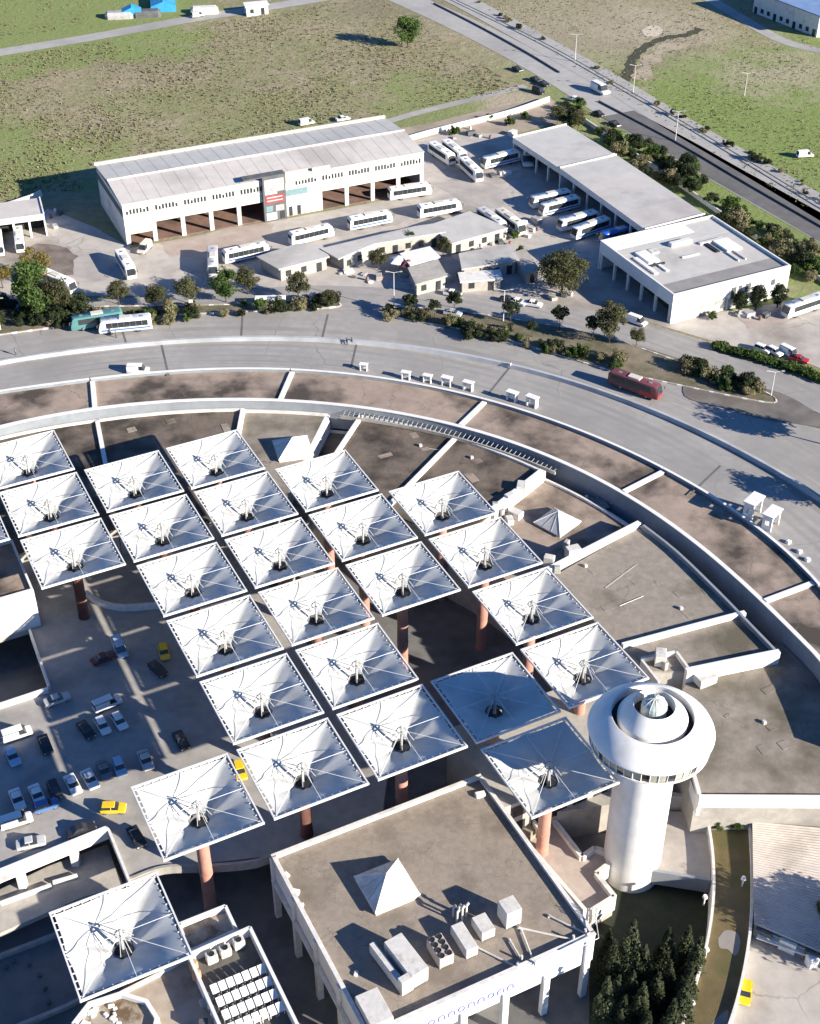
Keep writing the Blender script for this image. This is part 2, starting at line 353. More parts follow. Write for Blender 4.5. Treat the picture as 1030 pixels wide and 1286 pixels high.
# roads on the plain
mb = MB(); mb.add(arc(rK, TA, TB, 0, T+.03) + arc(rM, TA, TB, 21, T+.03), []); k = len(arc(rK, TA, TB)); mb.f = [(i, k+i, k+i+1, i+1) for i in range(k-1)]
struct('ring_road', mb, M_asph)
mb = MB(); mb.sheet(PX([(0, 300), (60, 262), (118, 285), (165, 312), (535, 242), (512, 180), (560, 168), (640, 168), (700, 205), (830, 300), (775, 330), (850, 400), (1040, 372), (1250, 420), (1250, 545), (1010, 455),
    (900, 430), (805, 402), (740, 392), (690, 388), (640, 385), (560, 372), (480, 366), (400, 368), (320, 362), (230, 372), (100, 372), (-60, 380), (-250, 395), (-250, 335), (-60, 318)], T), T+.06); struct('bus_yard', mb, M_yard)
mb = MB(); mb.sheet(PX([(640, 170), (560, 172), (520, 178), (480, 165), (540, 155), (600, 140), (690, 122), (720, 150)], T), T+.045); struct('dirt_track', mb, mat('pale_dirt', (.36, .30, .235), c2=(.29, .24, .19), scale=.2, c3=(.19, .16, .12), scale3=.05))
for pts, mm in (([(200, 305), (330, 280), (345, 290), (330, 300), (260, 318), (215, 322)], 1), ([(20, 318), (60, 305), (110, 330), (105, 345), (60, 345), (30, 335)], 0), ([(100, 312), (140, 330), (130, 352), (95, 345)], 2), ([(540, 230), (600, 222), (640, 250), (600, 262)], 2), ([(930, 400), (975, 392), (985, 404), (940, 412)], 1), ([(400, 290), (470, 275), (520, 270), (500, 282), (430, 296)], 2), ([(660, 215), (700, 235), (690, 250), (650, 232)], 2)):
    mb = MB(); P = spline(PX(pts + pts[:1], T), 5)[:-1]; P = [p + [rng.normal()*.5, rng.normal()*.5, 0] for p in P]; stz = globals().get('stz', T+.072) + .004; mb.sheet(P, stz); struct('yard_stain', mb, (mat('dark_stain', (.13, .10, .085), c2=(.22, .185, .16), scale=.3), mat('reddish_stain', (.33, .26, .225), c2=(.40, .345, .31), scale=.25), mat('grey_stain', (.31, .285, .265), c2=(.39, .36, .335), scale=.25))[mm])
sv = spline(PX([(-250, 418), (-60, 402), (100, 392), (220, 384), (300, 378), (380, 372), (470, 374), (560, 380), (660, 391), (760, 408), (860, 437), (940, 463), (1040, 505), (1120, 545), (1260, 625), (1420, 720)], T), 6)
mb = MB(); strip_sheet(mb, sv, 5.2, T+.09); struct('service_road', mb, M_asph)
mb = MB(); mb.sheet(spline(PX([(862, 470), (900, 478), (950, 486), (990, 498), (1030, 522), (1060, 545), (1015, 535), (960, 527), (905, 512), (860, 498), (862, 470)], T), 4)[:-1], T+.135); struct('damp_patch', mb, M_wet)
def road(name, pts, half, z, m):
    mb = MB(); strip_sheet(mb, spline(PX(pts, T), 6), half, z); return struct(name, mb, m)
road('country_road', [(-80, 78), (0, 66), (120, 46), (240, 24), (330, 10), (440, -8), (560, -28)], 3.6, T+.06, M_hwy)
road('highway_carriageway', [(420, -40), (500, -6), (600, 40), (690, 88), (790, 150), (900, 212), (1000, 268), (1100, 325), (1300, 440), (1600, 612)], 6.4, T+.06, M_hwy)
road('highway_carriageway', [(490, -40), (570, -4), (660, 44), (760, 100), (850, 155), (950, 213), (1050, 272), (1130, 320), (1330, 437), (1630, 612)], 5.6, T+.10, M_hwy)
mb = MB(); strip_sheet(mb, spline(PX([(776, 143), (790, 151), (850, 183), (900, 212), (950, 240), (1000, 268), (1100, 325), (1300, 440), (1600, 612)], T), 6), 5.9, T+.10); struct('fresh_asphalt', mb, M_asph2)
road('farm_track', [(860, -20), (930, 22), (985, 52), (1050, 68)], 2.6, T+.06, M_hwy)
road('farm_track', [(470, 158), (520, 143), (580, 128), (660, 108)], 1.6, T+.07, M_hwy)
def hwy_barrier(pts, label, h=.55, m=M_sign, half=.35):
    mb = MB(); P = spline(PX(pts, T), 6); strip_wall(mb, P, half*.5, T+.1, T+h)
    return tag(mb.build('crash_barrier', m), label, 'barrier')
hwy_barrier([(545, 5), (600, 33), (660, 66), (703, 92)], 'dark crash barrier along the pale upper stretch of the highway')
hwy_barrier([(752, 128), (850, 180), (940, 233), (1060, 302), (1300, 439), (1600, 610)], 'dark crash barrier between fresh black asphalt and pale carriageway')

mb = MB(); P = spline(PX([(782, 104), (790, 88), (796, 72), (812, 58), (835, 48), (862, 44), (880, 36)], T), 5); strip_sheet(mb, P, [1.2 + 1.0*math.sin(i*1.1)**2 for i in range(len(P))], T+.05); struct('gully', mb, mat('gully_earth', (.075, .07, .045), c2=(.05, .05, .035), scale=.4))
mb = MB(); P = spline(PX([(800, 100), (812, 84), (820, 72), (838, 60), (870, 55)], T), 5); strip_sheet(mb, P, [2.6 + 1.3*math.sin(i*.9) for i in range(len(P))], T+.045); struct('bare_earth', mb, mat('bare_earth', (.40, .335, .255), c2=(.32, .27, .2), scale=.25, c3=(.25, .22, .15), scale3=.1))
mb = MB(); mb.sheet(spline(PX([(805, 38), (818, 32), (832, 36), (828, 44), (812, 46), (805, 38)], T), 4)[:-1], T+.07); struct('bare_earth', mb, mat('pale_sand', (.52, .46, .37), c2=(.45, .39, .31), scale=.3))
# ring road joints (narrow dark strips laid across the road)
for (a, b) in (((203, 433), (212, 472)), ((412, 395), (404, 428)), ((448, 432), (441, 462)), ((640, 462), (614, 494)), ((905, 585), (866, 622)), ((150, 402), (160, 436)), ((305, 393), (303, 425))):
    p, q = at(*a, T), at(*b, T); mb = MB(); strip_sheet(mb, [p, (p+q)/2, q], .22, T+.055); struct('road_joint', mb, M_asph2)

# ------------------------------------------------------------------ terminal hall: ring strip, ring wall, roof sectors
hall = thing('terminal_hall', 'curved concrete terminal hall with stained brown sector roofs and white ring walls', 'building', (RC[0], RC[1], LOW))
# outer strip, cut into bays by radial walls
bays = [TA, ang(1030, 735, 9.4), ang(832, 588, 9.4), ang(608, 500, 9.4), ang(365, 463, 9.4), ang(113, 476, 9.4), R(150)]
for i in range(len(bays)-1):
    t0, t1 = bays[i], bays[i+1]; mb = MB(); A = arc(rK, t0, t1, -.45); B = arc(rW, t0, t1, .1); n = len(A); m_ = len(B)
    nn = 24; A = [ringpt(rK, t0+(t1-t0)*k/nn, -.45, 8.72) for k in range(nn+1)]; B = [ringpt(rW, t0+(t1-t0)*k/nn, .2, 8.72) for k in range(nn+1)]
    mb.add(A + B, [(k+1, k, nn+1+k, nn+2+k) for k in range(nn)]); mb.build('roof_strip', M_roofp, hall)
    if i:
        dirn = ringpt(rK, t0) - ringpt(rW, t0); p = ringpt(rW, t0, .3); q = ringpt(rK, t0 + (.012 if i == 1 else -.004), -.6)
        mb = MB(); strip_wall(mb, [p, (p+q)/2, q], .5, 8.6, 9.12); mb.build('cross_wall', M_white, hall)
    mb = MB(); ring_sweep(mb, rK, [(-.4, 8.5), (0, 8.5), (0, 9.45), (-.4, 9.45)], t0+.002, t1-.002); mb.build('road_parapet', M_ringw, hall)
    mb = MB(); ring_sweep(mb, rK, [(-.5, 9.452), (.08, 9.452), (.08, 9.54), (-.5, 9.54)], t0+.001, t1-.001); mb.build('coping', M_white, hall)
    mb = MB(); ring_sweep(mb, rW, [(-.35, 3.0), (.2, 3.0), (.2, 8.85), (-.35, 8.85)], t0, t1); mb.build('ring_wall', M_ringw, hall)
    mb = MB(); ring_sweep(mb, rW, [(-.5, 8.852), (.35, 8.852), (.35, 9.0), (-.5, 9.0)], t0, t1); mb.build('coping', M_white, hall)
# inner sectors (outer angle pair, roof level, material); limits are the radial walls surveyed at roof level
SEC = [  # (outer px, inner px, z of wall top)
    ((-60, 560), (-50, 640), 7.0), ((122, 527), (134, 590), 7.0), ((305, 513), (299, 545), 7.1), ((414, 516), (383, 578), 6.25), ((454, 521), (420, 572), 7.3), ((572, 549), (510, 612), 7.25), ((682, 590), (618, 640), 7.6), ((803, 655), (680, 718), 8.0)]
LV = [6.5, 6.5, 6.2, 2.2, 6.75, 6.75, 5.2]
LM = [M_roofb, M_roofb, M_roofg, M_roofb, M_roofb, M_roofb, M_roofp]
def sector(o0, i0, o1, i1, z, z1w, m, name='roof', RIN=62.0):
    """solid sector from the ring wall inwards, limits along the wall lines"""
    def cut(o, i_, rad):
        d = (i_-o)[:2]; d = d/np.hypot(*d); k = 0
        for k in np.arange(0, 80, .5):
            p = o[:2] + d*k
            if math.hypot(*(p-RC)) < rad: break
        return p
    a0 = math.atan2(*(o0[:2]-RC)[::-1]); a1 = math.atan2(*(o1[:2]-RC)[::-1])
    d0 = math.hypot(*(o0[:2]-RC)) - rW(a0); d1 = math.hypot(*(o1[:2]-RC)) - rW(a1); d0, d1 = min(d0, -.8), min(d1, -.8); out = [ringpt(rW, a0 + (a1-a0)*k/14, d0 + (d1-d0)*k/14)[:2] for k in range(15)]
    p0, p1 = cut(o0, i0, RIN), cut(o1, i1, RIN); b0 = math.atan2(*(p0-RC)[::-1]); b1 = math.atan2(*(p1-RC)[::-1])
    inn = [RC + RIN*np.array([math.cos(b0+(b1-b0)*k/8), math.sin(b0+(b1-b0)*k/8)]) for k in range(9)]
    pp = [np.array([*q, 0]) for q in out + inn[::-1]]; mb = MB(); mb.prism(pp, z-.3, z); mb.build(name, m, hall); mb = MB(); mb.prism([sum(pp)/len(pp) + (q - sum(pp)/len(pp))*.995 for q in pp], LOW, z-.31); mb.build('sector_wall', M_conc, hall)
    return out, inn
for i in range(len(SEC)-1):
    (o0, i0, zt0), (o1, i1, zt1) = SEC[i], SEC[i+1]; z = LV[i]
    O0, I0, O1, I1 = at(*o0, zt0), at(*i0, zt0), at(*o1, zt1), at(*i1, zt1)
    out, inn = sector(O0, I0, O1, I1, z, zt0, LM[i], RIN=62.0 if i < 4 else 73.0)
    mb = MB(); n = len(out); a = [np.array([*p, 0]) for p in out]
    strip_wall(mb, a, .25, z-.3, z+.5); mb.build('outer_parapet', M_whited, hall)
for k, (o0, i0, zt) in enumerate(SEC[1:]):
    O0, I0 = at(*o0, zt), at(*i0, zt); d = I0-O0; I2 = O0 + d*(1.35 if k in (3, 4) else 1.0)
    mb = MB(); strip_wall(mb, [O0, (O0+I2)/2, I2], .45 if k != 5 else .7, 1, zt); mb.build('radial_wall', M_white, hall)
# louvre bars bridging the slot between ring wall and roofs
t0, t1 = ang(430, 515, 8), ang(690, 596, 8)
for k in range(46):
    t = t0 + (t1-t0)*(k+.5)/46; p, q = ringpt(rW, t, -.4, 7.7), ringpt(rW, t, -2.1, 7.4)
    mb = MB(); mb.tube(p, q, .08, n=4); mb.build('louvre_bar', M_ringw, hall)
mb = MB(); ring_sweep(mb, rW, [(-2.35, 6.9), (-2.05, 6.9), (-2.05, 7.6), (-2.35, 7.6)], t0, t1); mb.build('louvre_rail', M_conc, hall)
# raised sector with its own parapets
z = 6.9; pts = PX([(806, 656), (850, 690), (900, 738), (940, 779), (974, 816), (866, 838), (815, 838), (690, 722)], z+.9)
mb = MB(); mb.prism(pts, z-.3, z); mb.build('raised_roof', M_roofg, hall); mb = MB(); mb.prism([sum(pts)/8 + (q-sum(pts)/8)*.995 for q in pts], LOW, z-.31); mb.build('sector_wall', M_conc, hall)
def wall_line(pxs, zt, half, z0, m, name='parapet', par=None, smooth_n=0):
    P = PX(pxs, zt)
    if smooth_n: P = spline(P, smooth_n)
    mb = MB(); strip_wall(mb, P, half, z0, zt); return mb.build(name, m, par if par is not None else hall)
wall_line([(808, 659), (850, 692), (900, 740), (940, 781), (973, 815)], 7.82, .25, 4, M_ringw, smooth_n=3)
wall_line([(936, 768), (860, 788), (782, 809)], 7.7, .4, 6.7, M_white, 'low_wall')
wall_line([(979, 817), (920, 829), (862, 841)], 7.9, .45, 3, M_white, 'end_wall')
wall_line([(760, 738), (800, 708)], 6.96, .12, 6.85, M_conc, 'seam')
wall_line([(806, 828), (828, 856)], 7.8, .2, 3, M_whited, 'parapet'); wall_line([(806, 826), (848, 818)], 7.8, .25, 6, M_whited, 'parapet'); wall_line([(850, 818), (866, 840)], 7.85, .2, 3, M_whited, 'parapet')
# low sector at the tower's foot
z = 5.2; mb = MB(); mb.prism([ringpt(rW, t, -.6) for t in np.linspace(R(1.3), ang(975, 815, 4), 14)] + PX([(870, 842), (840, 900), (874, 996), (1045, 996)], z), z-.3, z); mb.build('low_roof', M_roofg, hall); lo = [np.array(v) for v in mb.v[:len(mb.v)//2]]; cc_ = sum(lo)/len(lo); mb = MB(); mb.prism([cc_ + (q-cc_)*.99 for q in lo], LOW, z-.31); mb.build('sector_wall', M_conc, hall)
wall_line([(878, 1000), (1060, 1001)], 6.0, .4, 3.9, M_white, 'front_fascia'); wall_line([(868, 958), (880, 1002)], 5.95, .3, 2, M_whited, 'parapet')

rp = np.random.default_rng(31)
for k, (px, py, z) in enumerate([(px, py, z) for (x0, x1, y0, y1, z, n_) in ((480, 540, 545, 585, 6.75, 3), (590, 640, 570, 600, 6.75, 2), (720, 830, 715, 770, 6.9, 5), (800, 900, 700, 770, 6.9, 3), (900, 1000, 860, 980, 5.2, 5), (690, 780, 622, 640, 5.2, 3), (160, 290, 528, 540, 6.5, 3)) for px, py in zip(rp.uniform(x0, x1, n_), rp.uniform(y0, y1, n_))]):
    p = at(px, py, z); mb = MB(); a, b = rp.uniform(.5, 1.8), rp.uniform(.3, 1.0); mb.box(-a, a, -b, b, .003, .012 + .003*k, frame((p[0], p[1], z), G + rp.integers(0, 2)*math.pi/2 + rp.normal()*.06)); mb.build('roof_patch', M_roofp if z > 6.7 and z < 6.8 else M_roofg, hall)
    if k % 9 == 0: mb = MB(); mb.tube(p + [a, 0, .1], p + [a + rp.uniform(2, 6), rp.uniform(-3, 3), .1], .06, n=5); mb.build('roof_pipe', M_unit, hall)
    if k % 4 == 0: mb = MB(); mb.cbox(-.3, .3, -.3, .3, 0, .5, .05, frame((p[0]-1, p[1]+1, z), .4)); mb.build('roof_drain', M_unit, hall)
# parking deck
CO = np.array([-73.317, 216.628]); CSX, CSY, CH = 16.13, 16.02, 7.36
def canopy_pos(i, j): return CO + i*CSX*GU[:2] + j*CSY*GV[:2]
mb = MB(); mb.prism(PX([(37, 790), (62, 862), (-80, 907), (-80, 1128), (0, 1101), (135, 1045), (162, 1108), (205, 1090), (340, 1075), (480, 1024)], 0) + [np.array([*canopy_pos(2.05, 5.6), 0]), np.array([*canopy_pos(2.05, 2.4), 0])] + PX([(300, 620), (100, 640), (-80, 660), (-80, 800)], 0), -1.2, 0)
deck = tag(mb.build('parking_deck', M_deck), kind='structure')
def dwall(pxs, zt, half, z0, m, name): 
    P = PX(pxs, zt); mb = MB(); strip_wall(mb, P, half, z0, zt); return mb.build(name, m, deck)
dwall([(-80, 1130), (0, 1093), (136, 1038)], .9, .35, -1.4, M_white, 'fascia_beam')
dwall([(-80, 908), (0, 884), (60, 864)], .9, .3, -1, M_white, 'parapet')
dwall([(62, 862), (37, 790)], .7, .2, -1, M_whited, 'parapet')
dwall([(136, 1040), (163, 1107)], .6, .2, -1, M_whited, 'parapet')
P = spline(PX([(160, 1104), (205, 1088), (260, 1086), (310, 1082), (345, 1072), (480, 1022)], .3), 5); mb = MB(); strip_wall(mb, P, .22, -1.3, .3); mb.build('parapet', M_conc, deck)
P = spline(PX([(108, 742), (125, 754), (155, 760), (200, 757)], 1.2), 5); mb = MB(); strip_wall(mb, P, .35, 0, 1.2); mb.build('curved_kerb', M_whited, deck)
mb = MB(); mb.prism(PX([(-80, 1150), (0, 1117), (60, 1088), (135, 1060), (152, 1112), (100, 1128), (0, 1172), (-80, 1200)], -4.5), -5.4, -4.5); struct('lower_terrace', mb, M_conc)
def deckcol(px, py):
    p = at(px, py, -1.3); mb = MB(); mb.cbox(p[0]-.6, p[0]+.6, p[1]-.6, p[1]+.6, LOW, -1.2, .08); mb.build('pier', M_whited, deck)
for q in ((92, 1068), (25, 1096), (-20, 1112)): deckcol(*q)
for (a, b) in (((0, 1133), (64, 1110)), ((66, 1107), (97, 1098))):
    p, q = at(*a, -3.8), at(*b, -3.8); mb = MB(); strip_wall(mb, [p, (p+q)/2, q], .2, -4.5, -3.8); struct('terrace_kerb', mb, M_whited)

# plaza at lower left, low walls
for pts, zt in (([(-60, 1222), (60, 1176), (130, 1150)], -7.2), ([(-60, 1320), (70, 1268), (100, 1254)], -7.3)):
    mb = MB(); strip_wall(mb, spline(PX(pts, zt), 4), .3, LOW, zt); tag(mb.build('plaza_wall', M_conc), 'low grey kerb wall on the shaded plaza ' + ('beneath the deck' if zt > -7.25 else 'beside the planter roof'), 'wall')

# road median wall
mb = MB(); ring_sweep(mb, rM, [(-.45, T+.02), (.45, T+.02), (.35, 10.0), (-.35, 10.0)], TA, TB); tag(mb.build('median_wall', mat('median_paint', (.42, .43, .45), c2=(.36, .37, .39), scale=.5, c3=(.28, .29, .3), scale3=.12)), 'long curved low concrete wall dividing the ring road lanes', 'wall')
mb = None

# ------------------------------------------------------------------ canopies
CO = np.array([-73.317, 216.628]); CSX, CSY, CH = 16.13, 16.02, 7.36
def make_canopy():
    root = thing('canopy', 'x', 'canopy', (0, 0, 15), G)
    Hd = 3.3; n = 64; S = [.185, .22, .27, .33, .4, .5, .62, .75, .88, 1.0]; hm = CH - .34
    mb = MB(); q = []
    for s in S:
        for i in range(n):
            a = 2*math.pi*i/n; ca, sa = math.cos(a), math.sin(a); Rr = hm/max(abs(ca), abs(sa)); 
            rr = s*Rr if s > .35 else (s/.35)*.35*(Rr*max(0, (s-.185)/.165) + hm*(1-max(0, (s-.185)/.165)))
            fold = math.cos(8*a); bil = .17*math.sin(math.pi*s)**1.3*(fold)          # ridges under the eight cables
            fine = .05*math.sin(24*a+1.0)*(1-s)*s*3
            z = -Hd*(1.22*(1-s))**1.35 + bil + fine - .1
            if s == 1.0: 
                k = .22*(1-abs(fold)); f = (1 - .035*(1-max(0, math.cos(4*a))**2)); rr *= f; z = -.12
            q.append((rr*ca, rr*sa, z))
    F = [(k*n+i, k*n+(i+1) % n, (k+1)*n+(i+1) % n, (k+1)*n+i) for k in range(len(S)-1) for i in range(n)]
    mb.add(q, F); mb.v = [(x, y, z+15) for x, y, z in mb.v]; mb.build('membrane', M_memb, root, smooth=True)
    for sgn in (-1, 1):
        mb = MB(); mb.box(-CH, CH, sgn*(CH-.13)-.11, sgn*(CH-.13)+.11, 14.72, 15.1); mb.build('rim_beam', M_steel, root)
        mb = MB(); mb.box(sgn*(CH-.13)-.11, sgn*(CH-.13)+.11, -CH+.25, CH-.25, 14.73, 15.09); mb.build('rim_beam', M_steel, root)
        mb = MB()                                    # lacing clips between membrane and beam
        for k in np.linspace(-CH+.7, CH-.7, 12): mb.box(k-.07, k+.07, sgn*(CH-.42)-.22, sgn*(CH-.42)+.22, 14.86, 14.96)
        tag(mb.build('lacing', M_steel, root), kind='stuff')
        mb = MB()
        for k in np.linspace(-CH+.7, CH-.7, 12): mb.box(sgn*(CH-.42)-.22, sgn*(CH-.42)+.22, k-.07, k+.07, 14.86, 14.96)
        tag(mb.build('lacing', M_steel, root), kind='stuff')
    # mast with crown ring and struts
    mb = MB(); mb.tube((0, 0, 11.3), (0, 0, 15.9), .22, .16, 10); mb.build('mast', M_grey, root, smooth=True)
    mb = MB(); mb.lathe([(.62, 14.9), (.74, 14.9), (.74, 15.1), (.62, 15.1), (.62, 14.9)], 16); mb.build('crown_ring', M_hub, root)
    for k in range(8):
        a = math.pi/4*k; e = CH-.15; Rr = e/max(abs(math.cos(a)), abs(math.sin(a))); tip = np.array([Rr*math.cos(a), Rr*math.sin(a), 15.0])
        mb = MB(); mb.tube((.7*math.cos(a), .7*math.sin(a), 15.05), tip, .042, n=5); mb.build('stay', M_steel, root)
        b = a + math.pi/8
        mb = MB(); mb.tube((.68*math.cos(b), .68*math.sin(b), 15.0), (1.9*math.cos(b), 1.9*math.sin(b), 12.75), .05, n=5); mb.build('strut', M_hub, root)
        mb = MB(); mb.tube((.15*math.cos(a), .15*math.sin(a), 15.7), (.7*math.cos(a), .7*math.sin(a), 15.05), .035, n=5); mb.build('spoke', M_hub, root)
    mb = MB(); mb.lathe([(1.22, 11.55), (1.38, 11.55), (1.38, 11.8), (1.22, 11.8), (1.22, 11.55)], 24); mb.build('drain_ring', M_sign, root)
    mb = MB(); mb.lathe([(0.01, 10.9), (1.3, 10.9), (1.3, 11.0), (0.01, 11.0)], 24); mb.build('dark_hole_disc', M_dark, root)  # black disc stands in for the unlit inside of the funnel hole
    return root
canopy0 = make_canopy()
def canopy_pos(i, j): p = CO + i*CSX*GU[:2] + j*CSY*GV[:2]; return p
COLS = {}
def column_mesh(zb):
    if zb in COLS: return COLS[zb]
    mb = MB(); mb.lathe([(1.02, zb), (1.02, zb+.5), (.98, zb+.5), (.92, 10.7), (.3, 10.85), (.01, 10.85)], 24)
    o = mb.build('column', M_salmon, canopy0, smooth=True); COLS[zb] = o.data
    bpy.data.objects.remove(o); return COLS[zb]
for zb in (LOW, -4.2, -1.0, 0.0): column_mesh(zb)
grid = [(0, 0), (0, 1), (0, 2), (1, 1), (1, 2), (1, 3), (1, 4), (1, 5), (1, 6), (2, 1), (2, 2), (2, 3), (2, 4), (2, 5), (2, 6), (3, 2), (3, 3), (3, 4), (4, 3), (4, 4), (4, 5), (4, 6), (3, 6), (3, 7), (0, 6), (-1, 7), (-1, 1)]
CG = 'square tensile canopies over the terminal court'
CL = {(3, 6): 'square funnel canopy wholly in the round shadow of the white tower', (3, 7): 'half shaded square funnel canopy touching the white tower shaft', (-1, 7): 'detached square funnel canopy beside the panel covered flat roof',
      (0, 6): 'square funnel canopy over the parking deck corner beside the yellow taxi', (4, 6): 'square funnel canopy behind the head of the white tower', (0, 2): 'square funnel canopy beside the white block, its salmon column showing below',
      (3, 4): 'square funnel canopy at the edge of the square gap, towards the grey sector roofs', (4, 5): 'square funnel canopy between the square gap and the raised roof sector', (2, 6): 'square funnel canopy nearest the beige roof with the glass pyramid',
      (4, 4): 'square funnel canopy beside the white pyramid skylight of the sector roof', (4, 3): 'square funnel canopy next to the radial wall with louvre bars', (3, 2): 'square funnel canopy beside the half shaded pyramid skylight',
      (0, 0): 'square funnel canopy touching the curved ring wall', (2, 1): 'square funnel canopy casting its shadow on the brown roof by the ring wall'}
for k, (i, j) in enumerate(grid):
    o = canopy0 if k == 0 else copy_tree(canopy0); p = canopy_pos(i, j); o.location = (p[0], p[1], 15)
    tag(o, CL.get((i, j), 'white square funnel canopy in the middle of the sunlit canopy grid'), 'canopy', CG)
    zb = LOW if (i, j) in ((0, 6), (-1, 7)) or i >= 2.5 or (i, j) == (2, 6) else 0.0
    if (i, j) == (3, 7): zb = -4.2
    c = bpy.data.objects.new('column', column_mesh(zb)); col.objects.link(c); c.parent = o

# ------------------------------------------------------------------ tower
tp = at(818, 912, 23.7); tw = thing('tower', 'white round tower with mushroom head and glass dome beside the canopies', 'tower', (tp[0], tp[1], -11))
c3 = (tp[0], tp[1], -.8)
mb = MB(); mb.lathe([(4.4, -11), (4.3, 23.0)], 56, c3); mb.build('shaft', M_white, tw, smooth=True)
mb = MB(); mb.lathe([(4.2, 20.6), (8.0, 21.9), (8.4, 22.0)], 64, c3); mb.build('soffit', M_whited, tw, smooth=True)
mb = MB(); mb.lathe([(8.3, 21.95), (8.6, 24.0)], 64, c3); gb = mb.build('window_band', M_glass, tw, smooth=True)
for k in range(44):
    a = 2*math.pi*k/44; mb = MB(); mb.tube((tp[0]+8.36*math.cos(a), tp[1]+8.36*math.sin(a), 21.2), (tp[0]+8.66*math.cos(a), tp[1]+8.66*math.sin(a), 23.2), .09, n=4); mb.build('mullion', M_whited, tw)
for k in range(0, 44):
    if k % 3 == 1: continue
    a0 = 2*math.pi*k/44+.015; a1 = a0 + 2*math.pi/44-.03; mb = MB(); mb.lathe([(8.37, 22.2), (8.60, 23.9)], 2, c3, a0, a1); mb.build('blind', mat('blind_cream', (.42, .40, .35), c2=(.3, .29, .26), scale=.5), tw)
mb = MB(); mb.lathe([(8.2, 21.8), (8.62, 21.8), (8.62, 22.05), (8.2, 22.05)], 64, c3); mb.build('sill_ring', M_whited, tw)
mb = MB(); mb.lathe([(8.55, 24.0), (8.95, 24.0), (9.0, 24.2), (8.7, 24.8), (5.95, 26.9), (5.8, 26.9), (5.75, 25.4), (5.4, 25.3)], 72, c3); mb.build('lower_roof', M_white, tw, smooth=True)
mb = MB(); mb.lathe([(5.76, 25.6), (4.6, 25.6)], 64, c3); mb.build('gutter', M_dark, tw)  # black floor stands in for the shade deep in the ring recess
mb = MB(); mb.lathe([(4.95, 25.0), (4.95, 26.6), (4.85, 26.8), (3.05, 28.8), (2.95, 28.85), (2.85, 28.6), (2.85, 27.0), (.01, 26.9)], 64, c3); mb.build('upper_roof', M_white, tw, smooth=True)
mb = MB(); mb.lathe([(2.84, 27.15), (1.7, 27.15)], 48, c3); mb.build('gutter', M_dark, tw)  # inner recess around the dome, its shade coloured black as well
mb = MB(); mb.lathe([(1.85, 27.0), (1.85, 28.5), (1.7, 29.1), (1.3, 29.6), (.7, 29.9), (.02, 30.0)], 24, c3); mb.build('dome', mat('dome_glass', (.30, .38, .38), rough=.2, spec=.6, c2=(.5, .52, .48), scale=.8), tw)
for k in range(12):
    a = 2*math.pi*k/12; pr_ = [(1.87, 28.5), (1.73, 29.1), (1.32, 29.62), (.7, 29.94), (.05, 30.08)]
    mb = MB(); mb.path([(tp[0]+r*math.cos(a), tp[1]+r*math.sin(a), z-.8) for r, z in pr_], .03, 4); mb.build('dome_rib', M_whited, tw)
mb = MB(); mb.tube((tp[0], tp[1], 29.2), (tp[0], tp[1], 30.4), .05, n=6); mb.build('finial', M_grey, tw)

# ------------------------------------------------------------------ small roof furniture
def pyramid(c, hw, h, zb, rz, label, curb=.9):
    c = np.array([c[0], c[1], zb]); o = thing('pyramid_skylight', label, 'skylight', c); fr = frame(c, rz)
    mb = MB(); mb.box(-hw-.05, hw+.05, -hw-.05, hw+.05, -.02, curb, fr); mb.build('curb', M_whited, o)
    ap = frame_pts(fr, 0, 0, curb+h); cs = [frame_pts(fr, sx*(hw+.25), sy*(hw+.25), curb+.02) for sx, sy in ((-1, -1), (1, -1), (1, 1), (-1, 1))]
    for k in range(4):
        mb = MB(); a, b = cs[k], cs[(k+1) % 4]; mb.add([a, b, ap, a-[0, 0, .12], b-[0, 0, .12]], [(0, 1, 2), (0, 3, 4, 1)]); f = mb.build('glazed_face', mat('skylight_face', (.62, .62, .60), rough=.4, c2=(.52, .52, .51), scale=.8, c3=(.42, .42, .41), scale3=.4), o)
        for s in (.33, .66):
            mb = MB(); e = a + (b-a)*s; mb.tube(e + [0, 0, .02], ap + (e-ap)*.12 + [0, 0, .02], .035, n=4); mb.build('glazing_bar', M_grey, f)
    for k in range(4): mb = MB(); mb.tube(cs[k], ap, .08, n=5); mb.build('hip', M_white, o)
    return o
pyramid(at(700, 656, 5.6), 3.0, 2.6, 4.8, G+R(20), 'white pyramid skylight on the stained sector roof beside radial walls')
pyramid(at(368, 562, 7.0), 3.4, 2.6, 6.0, G-R(12), 'white pyramid skylight half in shadow behind the canopies')

